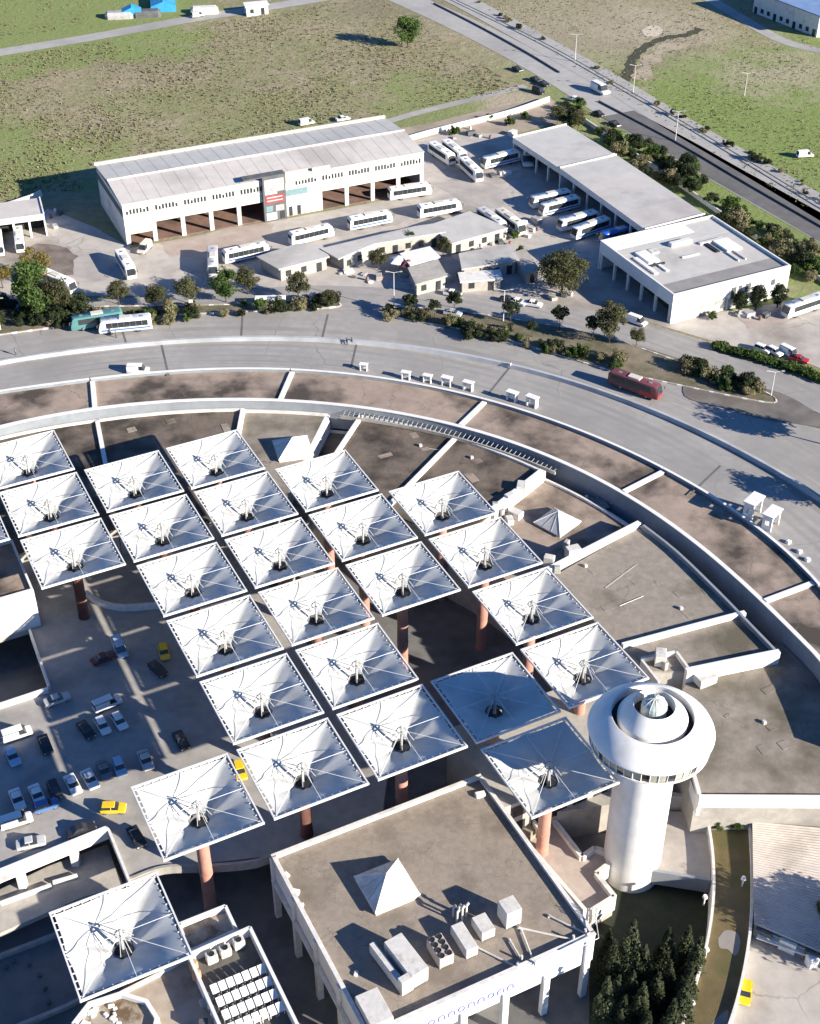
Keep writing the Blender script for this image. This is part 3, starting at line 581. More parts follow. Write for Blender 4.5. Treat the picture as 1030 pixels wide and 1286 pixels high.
# ------------------------------------------------------------------ square block with beige roof (bottom)
BZ = 4.6; b0 = at(341, 1074, BZ+.6); BL, BW = 34.6, 32.5
bex, bey = GU, np.array([-GU[1], GU[0], 0]); bo = b0 - bey*BW
blk = thing('flat_roof_building', 'square building with beige gravel roof, white pillars and blue lettering', 'building', (bo[0], bo[1], LOW))
fr = (np.array([bo[0], bo[1], 0]), bex, bey)
mb = MB(); mb.box(.4, BL-.4, .4, BW-.4, 2.0, BZ, fr); mb.build('roof', M_roofbeige, blk)
mb = MB(); mb.box(4, BL-4, 4.2, BW-3, LOW, 1.99, fr); mb.build('inner_wall', M_whited, blk)
mb = MB(); mb.box(.5, BL-.5, .5, BW-.5, -1.4, -1.0, fr); mb.build('floor_slab', M_roofbeige, blk)
for (x0, x1, y0, y1, nm) in ((0, BL, -.05, .45, 'fascia'), (0, BL, BW-.45, BW, 'fascia'), (0, .45, .46, BW-.46, 'fascia'), (BL-.45, BL, .46, BW-.46, 'fascia')):
    mb = MB(); mb.box(x0, x1, y0, y1, -.6 if y0 < 0 else .9, BZ+.55, fr); mb.build(nm, M_white, blk)
    mb = MB(); mb.box(x0-.08, x1+.08, y0-.08, y1+.08, BZ+.552, BZ+.72, fr); mb.build('coping', M_whited, blk)
for k in range(5):
    y = .2 + k*(BW-1.3)/4
    mb = MB(); mb.cbox(-.42, .5, y, y+.95, LOW, BZ+.5, .06, fr); mb.build('pillar', M_whited, blk)
for k in range(6):
    x = .6 + k*(BL-2.2)/5; mb = MB(); mb.cbox(x, x+1.0, -.5, .4, LOW, 1.0 if k < 5 else BZ, .06, fr); mb.build('pillar', M_white, blk)
for k in range(5):
    x = 2.4 + k*(BL-2.2)/5
    for j in (0, 1):
        mb = MB(); mb.box(x + j*2.4, x+1.3 + j*2.4, 4.1, 4.25, -.6, 1.6, fr); f = mb.build('window', M_glass, blk)
    mb = MB(); mb.box(x-.1, x+4.4, .15, .3, -1.0, -.62, fr); mb.build('balcony_rail', M_white, blk)
mb = MB(); mb.box(-.6, 0, .6, BW-.6, .3, .7, fr); mb.build('side_beam', M_whited, blk)
# blue raised letter forms on the front fascia (illegible at this distance: arches and strokes)
for k in range(9):
    x = 9.3 + k*1.5; mb = MB(); 
    mb.lathe([(.42, 0), (.58, 0), (.58, .08), (.42, .08), (.42, 0)], 14, (0, 0, 0), 0, math.pi*(1 if k % 3 else 2)*.999)
    mb.v = [tuple(frame_pts(fr, x+vx*.9, -.07-vz, 1.9+vy)) for vx, vy, vz in mb.v]
    if k % 3: mb.box(x-.55, x-.4, -.15, -.07, 1.3, 1.9, fr).box(x+.38, x+.52, -.15, -.07, 1.3, 1.9, fr)
    mb.build('letter', M_bluep, blk)
pc = at(486, 1112, BZ+.9); pyramid(pc, 3.3, 2.7, BZ, G, 'pale pyramid skylight on the beige gravel roof')
def unit(c, l, wd, h, rz, z, label, name='air_conditioner', fans=0, m=M_unit, legs=True):
    o = thing(name, label, 'air conditioner' if name == 'air_conditioner' else 'duct', (c[0], c[1], z)); f = frame((c[0], c[1], z), rz)
    mb = MB(); mb.cbox(-l/2, l/2, -wd/2, wd/2, .3, h, .06, f); mb.build('casing', m, o)
    mb = MB(); mb.box(-l/2+.1, l/2-.1, -wd/2+.1, -wd/2+.3, 0, .31, f).box(-l/2+.1, l/2-.1, wd/2-.3, wd/2-.1, 0, .31, f); mb.build('skid', M_grey, o)
    nx = max(1, fans); ny = 2 if wd > 1.7 and fans else 1
    for i in range(fans):
        for j in range(ny):
            p = frame_pts(f, -l/2 + l*(i+.5)/nx, -wd/2 + wd*(j+.5)/ny, h)
            mb = MB(); mb.lathe([(.01, .03), (.36, .03), (.42, .1), (.42, 0)], 14, p); mb.build('fan', M_dark, o, smooth=True)
    mb = MB(); 
    for s in np.linspace(.5, h-.2, 6): mb.box(-l/2+.15, l/2-.15, -wd/2-.03, -wd/2+.0, s, s+.08, f)
    mb.build('louvre', M_grey, o)
    return o
unit(at(553, 1192, BZ+1.6), 3.8, 2.2, 2.3, G+R(90), BZ, 'cooling unit with two rows of round black fans on the beige roof', fans=4, m=mat('unit_pinkish', (.46, .40, .37), c2=(.38, .33, .31), scale=1))
unit(at(640, 1143, BZ+2.2), 2.6, 2.4, 3.4, G+R(90), BZ, 'tall white boxy cooling unit with slotted top on the beige roof', fans=0)
unit(at(607, 1163, BZ+1.2), 3.0, 2.1, 1.9, G+R(90), BZ, 'low pale cooling unit between the duct and tall unit')
unit(at(583, 1180, BZ+1.2), 4.6, 1.8, 2.0, G+R(90), BZ, 'long pale cooling unit beside the fan unit')
unit(at(510, 1205, BZ+1.9), 6.6, 2.8, 3.0, G+R(97), BZ, 'large grey air handling unit with a side duct on the beige roof')
for k, q in enumerate(((497, 1205), )):
    p = at(*q, BZ+1.2); f = frame((p[0], p[1], BZ), G+R(97)); mb = MB(); mb.box(-3.6, 3.4, 1.2, 2.0, .3, 2.2, f).box(-4.6, -3.6, .2, 2.0, .2, 3.0, f); tag(mb.build('air_duct', M_unit), 'grey sheet metal duct along the large air handling unit', 'duct')
unit(at(470, 1268, BZ+1.2), 3.2, 5.0, 1.9, G, BZ, 'ribbed pale plant box at the roof edge beside the large air handling unit')
o = thing('vent_stack', 'cluster of thin pale vent pipes beside the cooling units', 'vent', at(574, 1150, BZ)); 
for dx, dy, h in ((0, 0, 2.2), (.7, .2, 2.8), (1.3, .9, 2.5), (-.5, .9, 2.0), (.3, 1.3, 1.6)):
    p = at(574, 1158, BZ) + [dx, dy, 0]; mb = MB(); mb.tube(p, p + [0, 0, h], .16, n=8).tube(p + [0, 0, h], p + [.3, .2, h+.3], .2, n=8); mb.build('vent_pipe', M_unit, o)
for k, (q, e) in enumerate((((652, 1165), (720, 1180)), ((600, 1190), (650, 1215)), ((690, 1150), (735, 1172)), ((655, 1168), (672, 1212)), ((640, 1180), (655, 1205)))):
    p, r_ = at(*q, BZ+.3), at(*e, BZ+.3); mb = MB(); mb.tube(p, r_, .14, n=6).tube(r_, r_ + [0, 0, .9], .2, n=6); mb.box(p[0]-.2, p[0]+.2, p[1]-.2, p[1]+.2, BZ, BZ+.3)
    tag(mb.build('roof_pipe', M_unit), 'thin pipe run ending in an upright elbow on the beige roof', 'pipe', 'pipe runs on the beige roof')
mb = MB(); 
for k in range(9):
    p = at(738 + (k % 3)*5, 1150 + (k//3)*5, BZ); mb.tube(p, p + [0, 0, 1.6 + .3*(k % 2)], .09, n=6)
P = PX([(716, 1196), (752, 1178), (748, 1152)], BZ+1.4); mb.path(P, .06); tag(mb.build('railing', M_unit), 'thin railing posts at the roof corner beside the terrace', 'railing')
for q, s_ in (((370, 1120), 1.0), ((378, 1138), .8), ((360, 1098), .7), ((490, 1225), .5), ((447, 1222), .6), ((603, 998), 1.1), ((652, 1209), .5)):
    p = at(*q, BZ+.2); mb = MB(); mb.cbox(-.7*s_, .7*s_, -.45*s_, .45*s_, 0, .5*s_, .1, frame((p[0], p[1], BZ), G+q[0])); tag(mb.build('roof_rubble', M_white), 'small pale lump of mortar on the beige roof', 'rubble', 'pale lumps on the beige roof')

# terrace east of the block
TZ = -4.2
ter = thing('terrace', 'stepped beige terrace with white parapets at the tower foot', 'terrace', at(715, 1090, LOW))
TP = PX([(650, 1040), (695, 1028), (731, 1075), (747, 1064), (778, 1074), (749, 1096), (772, 1125), (743, 1143)], TZ+.9)
mb = MB(); mb.prism(TP, LOW, TZ); mb.build('floor', mat('terrace_floor', (.44, .37, .33), c2=(.37, .31, .275), scale=.7, c3=(.28, .235, .21), scale3=.2), ter)
for a, b in zip(TP[1:-1], TP[2:]): mb = MB(); strip_wall(mb, [a, (a+b)/2, b], .38, -6.2, TZ+.9); mb.build('parapet', M_whited, ter)
P = PX([(652, 1046), (690, 1090), (735, 1142)], TZ+1.6); mb = MB(); strip_wall(mb, P, .3, LOW, TZ+1.6); mb.build('parapet', M_whited, ter)
P = PX([(641, 1030), (662, 1018), (677, 1038)], -2); mb = MB(); mb.prism(P + [at(655, 1052, -2)], LOW, -2.2); mb.build('stair_head', M_roofg, ter)
P = PX([(643, 1032), (664, 1020), (677, 1040)], -1.2); mb = MB(); strip_wall(mb, P, .25, -3, -1.2); mb.build('parapet', M_white, ter)

# low slab roof between tower and channel
lr = thing('low_annex', 'low annex with flat grey roof between the tower and channel', 'building', at(855, 1075, -10.5))
P4 = PX([(812, 1093), (838, 1018), (889, 1018), (893, 1106)], -4.0); mb = MB(); mb.prism(P4, -6.2, -4.2); mb.build('roof', mat('annex_roof', (.40, .36, .33), c2=(.33, .30, .275), scale=.6), lr)
for a, b in ((0, 3),): mb = MB(); strip_wall(mb, [P4[a], (P4[a]+P4[b])/2, P4[b]], .25, -6.6, -3.7); mb.build('fascia', M_ringw, lr)
mb = MB(); mb.prism([p*.25 + (sum(P4)/4)*.75 + [0, 2, 0] for p in P4], LOW-2, -6.2); mb.build('core', M_conc, lr)
mb = MB(); mb.prism(PX([(740, 1120), (800, 1060), (900, 1060), (905, 1100), (880, 1300), (740, 1300)], LOW), LOW+.02, LOW+.05); struct('planting_bed', mb, mat('shaded_soil', (.035, .04, .025), c2=(.022, .028, .018), scale=.5))  # soil coloured near black to carry the shade between the trees
P = PX([(800, 1000), (770, 1010), (700, 1020), (700, 1005), (780, 985), (880, 1000)], -1.5); mb = MB(); mb.prism(P, LOW, -1.5); tag(mb.build('service_block', M_conc), 'dark recessed concrete block behind the tower shaft', 'building')

cbp = [np.array([*canopy_pos(i, j), 0]) for i, j in ((2.7, 5.62), (4.42, 5.62), (4.42, 6.76), (2.7, 6.76))]  # hidden depth behind the windowed front is added to shade the court floor
cb = thing('court_building', 'dark windowed hall wing under the canopies beside the tower', 'building', (cbp[3][0], cbp[3][1], LOW)); mb = MB(); mb.prism(cbp, LOW, 4.4); mb.build('walls', M_conc, cb)
fr_ = (np.array([cbp[3][0], cbp[3][1], 0]), GU, -GV)
for k in range(7):
    for zz in (-6.5, -2.4, 1.2): mb = MB(); mb.box(1.2+k*3.8, 3.9+k*3.8, -.06, .05, zz, zz+2.4, fr_); mb.build('window', M_glass, cb)
# curved channel
CHL = spline(PX([(880, 1000), (890, 1035), (896, 1080), (896, 1130), (888, 1185), (872, 1240), (852, 1300), (835, 1340)], -2.7), 6)
CHR = spline(PX([(938, 1000), (943, 1050), (945, 1100), (944, 1150), (938, 1200), (926, 1255), (911, 1300), (895, 1340)], -2.7), 6)
mb = MB(); n = len(CHL); mb.add([(p[0], p[1], -3.4) for p in CHL] + [(p[0], p[1], -3.4) for p in CHR], [(i, i+1, n+i+1, n+i) for i in range(n-1)]); struct('channel_bed', mb, M_mud)
for nm, Pp, lab in (('channel_wall', CHL, 'thin curved concrete wall along the tower side of the muddy channel'), ('channel_wall', CHR, 'thin curved concrete wall along the taxi side of the muddy channel')):
    mb = MB(); strip_wall(mb, Pp, .2, -9, -2.7); tag(mb.build(nm, M_whited), lab, 'wall')
for pts in ([(902, 1178), (912, 1168), (926, 1172), (930, 1185), (924, 1200), (914, 1192), (904, 1190)], [(890, 1290), (905, 1274), (915, 1270), (908, 1300), (890, 1310)]):
    mb = MB(); mb.sheet(spline(PX(pts + pts[:1], -3.38), 4)[:-1], -3.385); struct('puddle', mb, M_water)
for q in ((886, 1201), (868, 1268), (932, 1112), (884, 1135)):
    p = at(*q, -3.2); mb = MB(); mb.tube(p + [0, 0, -.3], p + [0, 0, 1.5], .12, n=8).tube(p + [0, 0, 1.5], p + [0, 0, 1.9], .4, .3, n=10); tag(mb.build('channel_lamp', M_white), 'small white lamp standing at the channel wall', 'lamp', 'small white lamps along the channel')

# east yard, corrugated roof
mb = MB(); mb.prism([p for p in CHR] + PX([(1100, 1340), (1200, 1150), (1120, 1000)], -5), LOW, -5.0); struct('east_yard', mb, M_yard)
cr = thing('corrugated_shed', 'low shed with pale corrugated roof between channel and yard', 'shed', at(1000, 1110, -5)); 
A0, A1, B0, B1 = at(947, 1160, -2.4), at(1090, 1222, -2.4), at(945, 1031, -1.8), at(1100, 1045, -1.8); NX, NY = 90, 24; q = []
for j in range(NY+1):
    for i in range(NX*2+1):
        u = i/(NX*2); v = j/NY; p = (A0*(1-u)+A1*u)*(1-v) + (B0*(1-u)+B1*u)*v; q.append(p)
mb = MB(); NYR = 44; q = []
for j in range(NYR*2+1):
    v = j/(NYR*2)
    for i in range(9):
        u = i/8; p = (A0*(1-u)+A1*u)*(1-v) + (B0*(1-u)+B1*u)*v; q.append(p + [0, 0, .07*(1 if j % 2 else -1) ])
mb.add(q, [(j*9+i, j*9+i+1, (j+1)*9+i+1, (j+1)*9+i) for j in range(NYR*2) for i in range(8)]); mb.build('corrugated_roof', M_corr, cr)
mb = MB(); mb.prism([A0 + (A1-A0)*.01, A1, B1, B0], -5, -3.0); mb.build('wall', M_conc, cr)
for k in range(4):
    p = A0 + (A1-A0)*(.1+.22*k); mb = MB(); mb.box(-1.2, 1.2, -.5, .1, -2.3, -.15, frame((p[0], p[1], -2.6), math.atan2(*(A1-A0)[[1, 0]]))); mb.build('door_panel' if k % 2 else 'dark_opening', M_whited if k == 1 else M_conc if k == 3 else M_sign, cr)
ps = at(962, 1176, -3.6); mb = MB(); mb.box(-1.2, 8, -.9, .2, -.1, .1, frame(ps, R(-24))); tag(mb.build('awning', M_whited), 'pale ragged awning along the corrugated shed front', 'awning')
ps = at(1022, 1203, -3.6); mb = MB(); mb.cbox(-1, 1, -.7, .7, -1.4, .5, .2, frame(ps, .3)); tag(mb.build('white_sacks', M_white), 'white wrapped goods by the corrugated shed', 'goods')

# ------------------------------------------------------------------ panel roof block (bottom left)
PO = 6.8; pb = thing('panel_roof_building', 'low building with rows of white panels inside white parapets', 'building', at(300, 1230, LOW))
def roofpoly(par, pts, zt, z, m, name='roof', pm=M_white, half=.22, closed=True, pz=.6):
    P = PX(pts, zt); mb = MB(); mb.prism(P, LOW, z); mb.build(name, m, par)
    Q = P + P[:1] if closed else P
    for a, b in zip(Q[:-1], Q[1:]): mb = MB(); strip_wall(mb, [a, (a+b)/2, b], half, z-pz, zt); mb.build('parapet', pm, par)
pcs = [at(237, 1198, PO+1.3), at(314, 1164, PO+1.3)]; pcs += [pcs[1] + GV*24, pcs[0] + GV*24]
def unpx(p):
    d = p - np.array([0, 0, CZ]); zz = d[1]*CP - d[2]*SP; return (IW/2 + FPX*d[0]/zz, IH/2 - FPX*(d[1]*SP + d[2]*CP)/zz)
roofpoly(pb, [unpx(p) for p in pcs], PO+1.3, PO-.4, mat('panel_roof_floor', (.15, .14, .125), c2=(.10, .095, .085), scale=.7))
roofpoly(pb, [(225, 1160), (283, 1137), (297, 1167), (238, 1194)], PO-.6, PO-1.5, mat('stained_roof', (.38, .33, .29), c2=(.16, .11, .08), scale=.35, spread=(.45, .6), c3=(.3, .26, .22), scale3=.2))
roofpoly(pb, [(120, 1262), (200, 1222), (236, 1200), (262, 1250), (330, 1420), (60, 1420)], PO-.9, PO-1.4, mat('sandy_roof', (.42, .36, .30), c2=(.30, .25, .205), scale=.35, c3=(.17, .13, .10), scale3=.25, spread3=(.56, .7)), pm=M_whited)
pl = thing('planter', 'octagonal planter with pale rim and rubble on the sandy roof', 'planter', at(140, 1270, PO-1.4))
P = PX([(92, 1286), (112, 1260), (152, 1247), (184, 1257), (197, 1278), (190, 1312), (160, 1332), (110, 1325), (92, 1286)], PO-.2); mb = MB(); strip_wall(mb, P, .3, PO-1.4, PO-.2); mb.build('rim', M_white, pl)
mb = MB(); mb.prism(P[:-1], PO-1.4, PO-.9); mb.build('soil', mat('planter_soil', (.36, .31, .25), c2=(.13, .09, .055), scale=.4, spread=(.45, .6)), pl)
for k in range(14):
    p = at(105 + rng.uniform(0, 45), 1262 + rng.uniform(0, 24), PO-.8); mb = MB(); s_ = rng.uniform(.25, .6); mb.cbox(-s_, s_, -s_*.7, s_*.7, -.15, s_*.5, .1, frame(p, rng.uniform(0, 3))); mb.build('rubble', M_white, pl)
u_ = GU; v_ = GV; r0 = at(270, 1236, .3)
for r_ in range(4):
    for k in range(7):
        c = at(270, 1244, PO+.3) + u_*(k*1.1) + v_*(r_*2.1); f = (np.array([c[0], c[1], PO]), u_, -v_); mb = MB()
        q = [(-.46, -.6, .55), (.46, -.6, .55), (.46, .6, .95), (-.46, .6, .95)]; q = q + [(x, y, z-.09) for x, y, z in q]
        mb.add([frame_pts(f, *p) for p in q], [(0, 1, 2, 3), (7, 6, 5, 4), (0, 4, 5, 1), (1, 5, 6, 2), (2, 6, 7, 3), (3, 7, 4, 0)])
        for sx in (-.4, .4): mb.box(sx-.04, sx+.04, -.5, -.42, -.4, .55, f).box(sx-.04, sx+.04, .45, .53, -.4, .86, f)
        mb.build('roof_panel', M_solar, pb)
for k, q in enumerate(((266, 1203), (283, 1195), (300, 1185))):
    unit(at(*q, PO+.4), 1.5, 1.1, 1.7, G, PO-.4, 'small white cooling unit in the corner of the panel roof', fans=1).__setitem__('group', 'small cooling units on the panel roof')
p = at(247, 1224, PO+.3); mb = MB(); mb.lathe([(.01, 1.5), (.45, 1.45), (.6, 1.2), (.62, 0)], 18, (p[0], p[1], PO-.4)); tag(mb.build('water_tank', mat('tank_orange', (.50, .26, .16), c2=(.42, .22, .13), scale=1), smooth=True), 'round orange water tank beside the panel roof', 'tank')
p = at(243, 1211, PO+.3); mb = MB(); mb.lathe([(.01, 1.3), (.5, 1.25), (.62, 1.0), (.64, 0)], 18, (p[0], p[1], PO-.4)); tag(mb.build('water_tank', mat('tank_tan', (.36, .28, .18), c2=(.28, .22, .14), scale=1), smooth=True), 'round tan water tank behind the orange tank', 'tank')
for k in range(5):
    p = at(262 + rng.uniform(-8, 8) - 0, 1250 + k*9, PO); mb = MB(); s_ = rng.uniform(.3, .6); mb.cbox(-s_, s_, -s_, s_, 0, s_*1.4, .05, frame((p[0], p[1], PO-.4), rng.uniform(0, 3))); tag(mb.build('roof_crate', M_grey if k % 2 else M_sign), 'dark crate beside the rows of white panels', 'crate', 'crates beside the white panels')
for q in ((18, 1208), (37, 1212), (50, 1226), (57, 1243), (62, 1260), (8, 1216)):
    p = at(*q, LOW); mb = MB(); mb.lathe([(.01, .55), (.3, .5), (.36, .35), (.28, 0)], 10, (p[0], p[1], LOW)); tag(mb.build('bollard', M_sign, smooth=True), 'dark round bollard in a curved row on the shaded plaza', 'bollard', 'bollards on the shaded plaza')

# white block at the left edge
A = at(42, 740, 8.5); A_l = at(0, 752, 8.5); d = A - A_l; d = d/np.linalg.norm(d); nrm = np.array([-d[1], d[0], 0]); o0 = A - d*26
wb = thing('white_block', 'white rendered block with a flat roof shaded by the canopies', 'building', (o0[0]+13, o0[1], 0)); fr = (np.array([o0[0], o0[1], 0]), d, nrm)
mb = MB(); mb.box(0, 26, .02, 16, 0, 7.7, fr); mb.build('walls', M_white, wb)
mb = MB(); mb.box(.4, 25.6, .42, 15.6, 7.7, 7.9, fr); mb.build('roof', M_roofp, wb)
for (x0, x1, y0, y1) in ((0, 26, -.1, .4), (0, 26, 15.61, 16), (0, .39, .41, 15.6), (25.61, 26, .41, 15.6)):
    mb = MB(); mb.box(x0, x1, y0, y1, .8 if y0 < 0 else 7.0, 8.5, fr); mb.build('parapet', M_white, wb)
mb = MB(); mb.box(10, 26, .05, 14, -1.2, 0, fr); mb.build('plinth', M_conc, wb)

# ------------------------------------------------------------------ big maintenance shed
p0, p1 = at(160, 309, T), at(532, 240, T); ex = (p1-p0)/np.linalg.norm(p1-p0); ey = np.array([-ex[1], ex[0], 0]); SL = np.linalg.norm(p1-p0); SD = 27.0; SH = 11.0
fr = (np.array([p0[0], p0[1], T]), ex, ey)
sh = thing('bus_depot', 'long white bus depot with open bays, window strip and ridged grey roof', 'building', p0)
mb = MB()
mb.box(0, .4, .45, SD, 0, SH-.3, fr); mb.build('end_wall', M_depot, sh)
mb = MB(); mb.box(SL-.4, SL, .45, SD, 0, SH-.3, fr); mb.build('end_wall', M_depot, sh)
mb = MB(); mb.box(.41, SL-.41, SD-.4, SD, 0, SH-.3, fr); mb.build('back_wall', M_whited, sh)
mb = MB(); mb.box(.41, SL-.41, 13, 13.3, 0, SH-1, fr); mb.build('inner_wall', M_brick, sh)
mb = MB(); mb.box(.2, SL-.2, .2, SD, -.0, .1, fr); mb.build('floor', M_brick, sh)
mb = MB(); mb.box(0, SL, 0, .4, 5.2, SH+.1, fr); fw = mb.build('front_wall', M_depot, sh)
BAYS = [7.6*k for k in range(12)]; W_ = SL/11
for k in range(12):
    x = k*W_; x = min(max(x-.55, 0), SL-1.1); mb = MB(); mb.box(x, x+1.1, -.06, .6, 0, 5.19, fr); mb.build('pier', M_depot, sh)
for k in (0, 5, 6):
    mb = MB(); mb.box(k*W_+.56, (k+1)*W_-.56, .05, .3, 0 if k else 2.9, 5.19, fr); mb.build('infill_wall', M_depot if k else M_cream, sh)
for k in range(11):
    if k in (5,): continue
    for j in range(7):
        x = k*W_ + .7 + j*(W_-1.4)/7; mb = MB(); h_ = 1.3 if (j*7+k*3) % 5 else .9; mb.box(x+.08, x+.62, -.03, .1, 8.3, 8.3+h_, fr); mb.build('window', M_glass, sh)
mb = MB(); mb.box(.0, SL, -.12, 0, 7.55, 7.8, fr); mb.build('string_course', M_whited, sh)
# roof: two slopes with ridge line, seams as ribs
def slope(x0, x1, y0, y1, z0, z1, m, nm='roof_slope', nrib=24):
    mb = MB(); q = [frame_pts(fr, x0, y0, z0), frame_pts(fr, x1, y0, z0), frame_pts(fr, x1, y1, z1), frame_pts(fr, x0, y1, z1)]; q2 = [p - [0, 0, .15] for p in q]
    mb.add(q + q2, [(0, 1, 2, 3), (7, 6, 5, 4), (0, 4, 5, 1), (1, 5, 6, 2), (2, 6, 7, 3), (3, 7, 4, 0)]); o = mb.build(nm, m, sh)
    for i in range(1, nrib):
        x = x0 + (x1-x0)*i/nrib; mb = MB(); a, b = frame_pts(fr, x, y0+.05, z0+.03), frame_pts(fr, x, y1-.05, z1+.03); mb.tube(a, b, .02, n=4); mb.build('roof_rib', m, o)
slope(-.2, SL+.2, -.1, 13.4, SH+.25, SH+1.3, M_sheetp); slope(-.2, SL+.2, 26.9, 13.5, SH+.2, SH+1.25, M_sheetg)
mb = MB(); a, b = frame_pts(fr, -.2, 13.45, SH+1.4), frame_pts(fr, SL+.2, 13.45, SH+1.4); mb.tube(a, b, .3, n=6); mb.build('ridge_cap', M_depot, sh)
mb = MB(); mb.box(-.3, SL+.3, SD-.1, SD+.7, SH-.1, SH+.75, fr); mb.build('rear_parapet', mat('cream_coping', (.72, .67, .56), c2=(.6, .56, .47), scale=.5), sh)
mb = MB(); mb.box(-.1, .0, .5, SD-.5, 7.6, 9.4, fr); mb.build('clerestory', M_sign, sh)
# sign tower and coloured bays
x0 = 5*W_-1.0; sg = MB(); sg.box(x0, x0+6.2, -1.0, -.07, 0.02, SH+1.2, fr); sg = sg.build('sign_tower', M_sign, sh)
for (a, b, z0, z1, m) in ((.4, 5.8, 8.0, 11.5, M_grey), (.5, 5.7, 4.9, 7.2, M_red), (.5, 3.8, 7.4, 7.9, M_whited), (.6, 2.4, 2.6, 4.2, M_teal), (3.2, 5.5, 2.6, 4.2, M_grey), (4.2, 5.6, .3, 2.3, M_glass), (.6, 3.4, .3, 2.3, M_whited)):
    mb = MB(); mb.box(x0+a, x0+b, -1.06, -1.0, z0, z1, fr); mb.build('sign_panel', m, sg)
for k in range(2): mb = MB(); mb.box(x0+.9, x0+5.2, -1.09, -1.061, 5.5+k*.9, 5.75+k*.9, fr); mb.build('sign_mark', M_sheetp, sg)
mb = MB(); mb.box(x0-5, x0+6.3, -1.1, 1.5, SH+1.25, SH+1.5, fr); mb.build('sign_canopy', M_sign, sh)
mb = MB(); mb.box(x0+6.4, x0+12.6, -.1, -.0, 5.6, 7.3, fr); mb.build('teal_panel', M_teal, sh)
mb = MB(); mb.box(x0+6.6, x0+12.8, -.16, -.02, 9.4, SH+1.3, fr); mb.build('cream_board', M_cream, sh)
mb = MB(); mb.box(x0+14.0, x0+19.0, -.16, -.02, 9.9, SH+1.2, fr); mb.build('cream_board', M_cream, sh)
for dx in (7.2, 9.5): mb = MB(); mb.box(x0+dx, x0+dx+.9, -.1, .02, .1, 2.6, fr); mb.build('door', M_glass, sh)

# ------------------------------------------------------------------ other sheds
def bay_shed(label, c0, c1, depth, h, nb, roofm, wall=M_whited, side=1, name='workshop', slopez=.6, fascia=1.4, cat='shed', inner=M_brick):
    """open-fronted shed: front line c0-c1 on the ground"""
    ex = (c1-c0)/np.linalg.norm(c1-c0); ey = np.array([-ex[1], ex[0], 0])*side; L_ = np.linalg.norm(c1-c0); f = (np.array(c0), ex, ey); o = thing(name, label, cat, c0)
    mb = MB(); mb.box(0, L_, depth-.3, depth, 0, h, f); mb.build('back_wall', wall, o)
    for x in (0, L_-.3): mb = MB(); mb.box(x, x+.3, 0, depth-.31, 0, h-.02, f); mb.build('end_wall', wall, o)
    for k in range(1, nb): x = L_*k/nb; mb = MB(); mb.box(x-.25, x+.25, .02, .5, 0, h-fascia-.01, f); mb.build('pier', wall, o)
    mb = MB(); mb.box(0, L_, -.25, -.01, h-fascia, h+.15, f); mb.build('fascia', wall, o)
    mb = MB(); mb.box(.3, L_-.3, depth*.6, depth*.6+.2, 0, h-.1, f); mb.build('inner_wall', inner, o)
    seg = max(1, int(L_/9))
    for k in range(seg):
        mb = MB(); a, b = L_*k/seg, L_*(k+1)/seg; q = [frame_pts(f, a-.1*(k == 0), -.3, h+.18), frame_pts(f, b, -.3, h+.18), frame_pts(f, b, depth+.3, h+.18+slopez), frame_pts(f, a, depth+.3, h+.18+slopez)]
        if side < 0: q = q[::-1]
        q2 = [p-[0, 0, .14] for p in q]; mb.add(q + q2, [(0, 1, 2, 3), (7, 6, 5, 4), (0, 4, 5, 1), (1, 5, 6, 2), (2, 6, 7, 3), (3, 7, 4, 0)]); rp = mb.build('roof_sheet', roofm[k % len(roofm)], o)
    for x in (-.1, L_-.25): mb = MB(); q = [frame_pts(f, x + dx, y, h + zz + (slopez if y > 1 else 0)) for zz in (.19, .5) for dx, y in ((0, -.32), (.35, -.32), (.35, depth+.32), (0, depth+.32))]; mb.add(q, [(3, 2, 1, 0), (4, 5, 6, 7), (0, 1, 5, 4), (1, 2, 6, 5), (2, 3, 7, 6), (3, 0, 4, 7)]); mb.build('end_coping', M_whited, o)
    return o, f, L_
hA = 6.0
def roof_xy(px, py, h=hA): p = at(px, py, T+h); return np.array([p[0], p[1], T])
bay_shed('workshop farthest from the flat white one, beside the boundary wall coaches', roof_xy(645, 173), roof_xy(704, 212), 17.3, hA, 4, [M_sheetg, M_sheet], side=1, cat='shed')
bay_shed('long middle workshop with two tone sheet roof, buses parked at its bays', roof_xy(704, 213.5), roof_xy(811, 291), 17.2, hA+.5, 6, [M_sheetg, M_sheetp, M_sheet, M_sheetp], side=1)
# flat roofed white workshop
c0, c1, c2, c3_ = roof_xy(752, 303, 7), roof_xy(846, 373, 7), roof_xy(993, 336, 7), roof_xy(885, 277, 7)
fw_ = thing('flat_workshop', 'white workshop with flat pale roof, loading bays and roof openings', 'building', c1)
ex = (c2-c1)/np.linalg.norm(c2-c1); ey = np.array([-ex[1], ex[0], 0]); FL = np.linalg.norm(c2-c1); FD = 31.0; f = (np.array(c1), ex, ey); H7 = 7.0
mb = MB(); mb.box(0, FL, 0, .4, 0, H7+.6, f); mb.build('front_wall', M_white, fw_)
mb = MB(); mb.box(FL-.4, FL, .41, FD-.41, 0, H7+.6, f); mb.build('end_wall', M_white, fw_)
mb = MB(); mb.box(0, FL, FD-.4, FD, 0, H7+.6, f); mb.build('back_wall', M_white, fw_)
mb = MB(); mb.box(0, .4, .41, FD-.41, 4.4, H7+.6, f); mb.build('bay_fascia', M_white, fw_)
for k in range(6): mb = MB(); y = .6 + k*(FD-2)/5; mb.box(.02, .5, y, y+.7, 0, 4.39, f); mb.build('pier', M_whited, fw_)
mb = MB(); mb.box(9, 9.3, .41, FD-.41, 0, H7-.3, f); mb.build('inner_wall', M_brick, fw_)
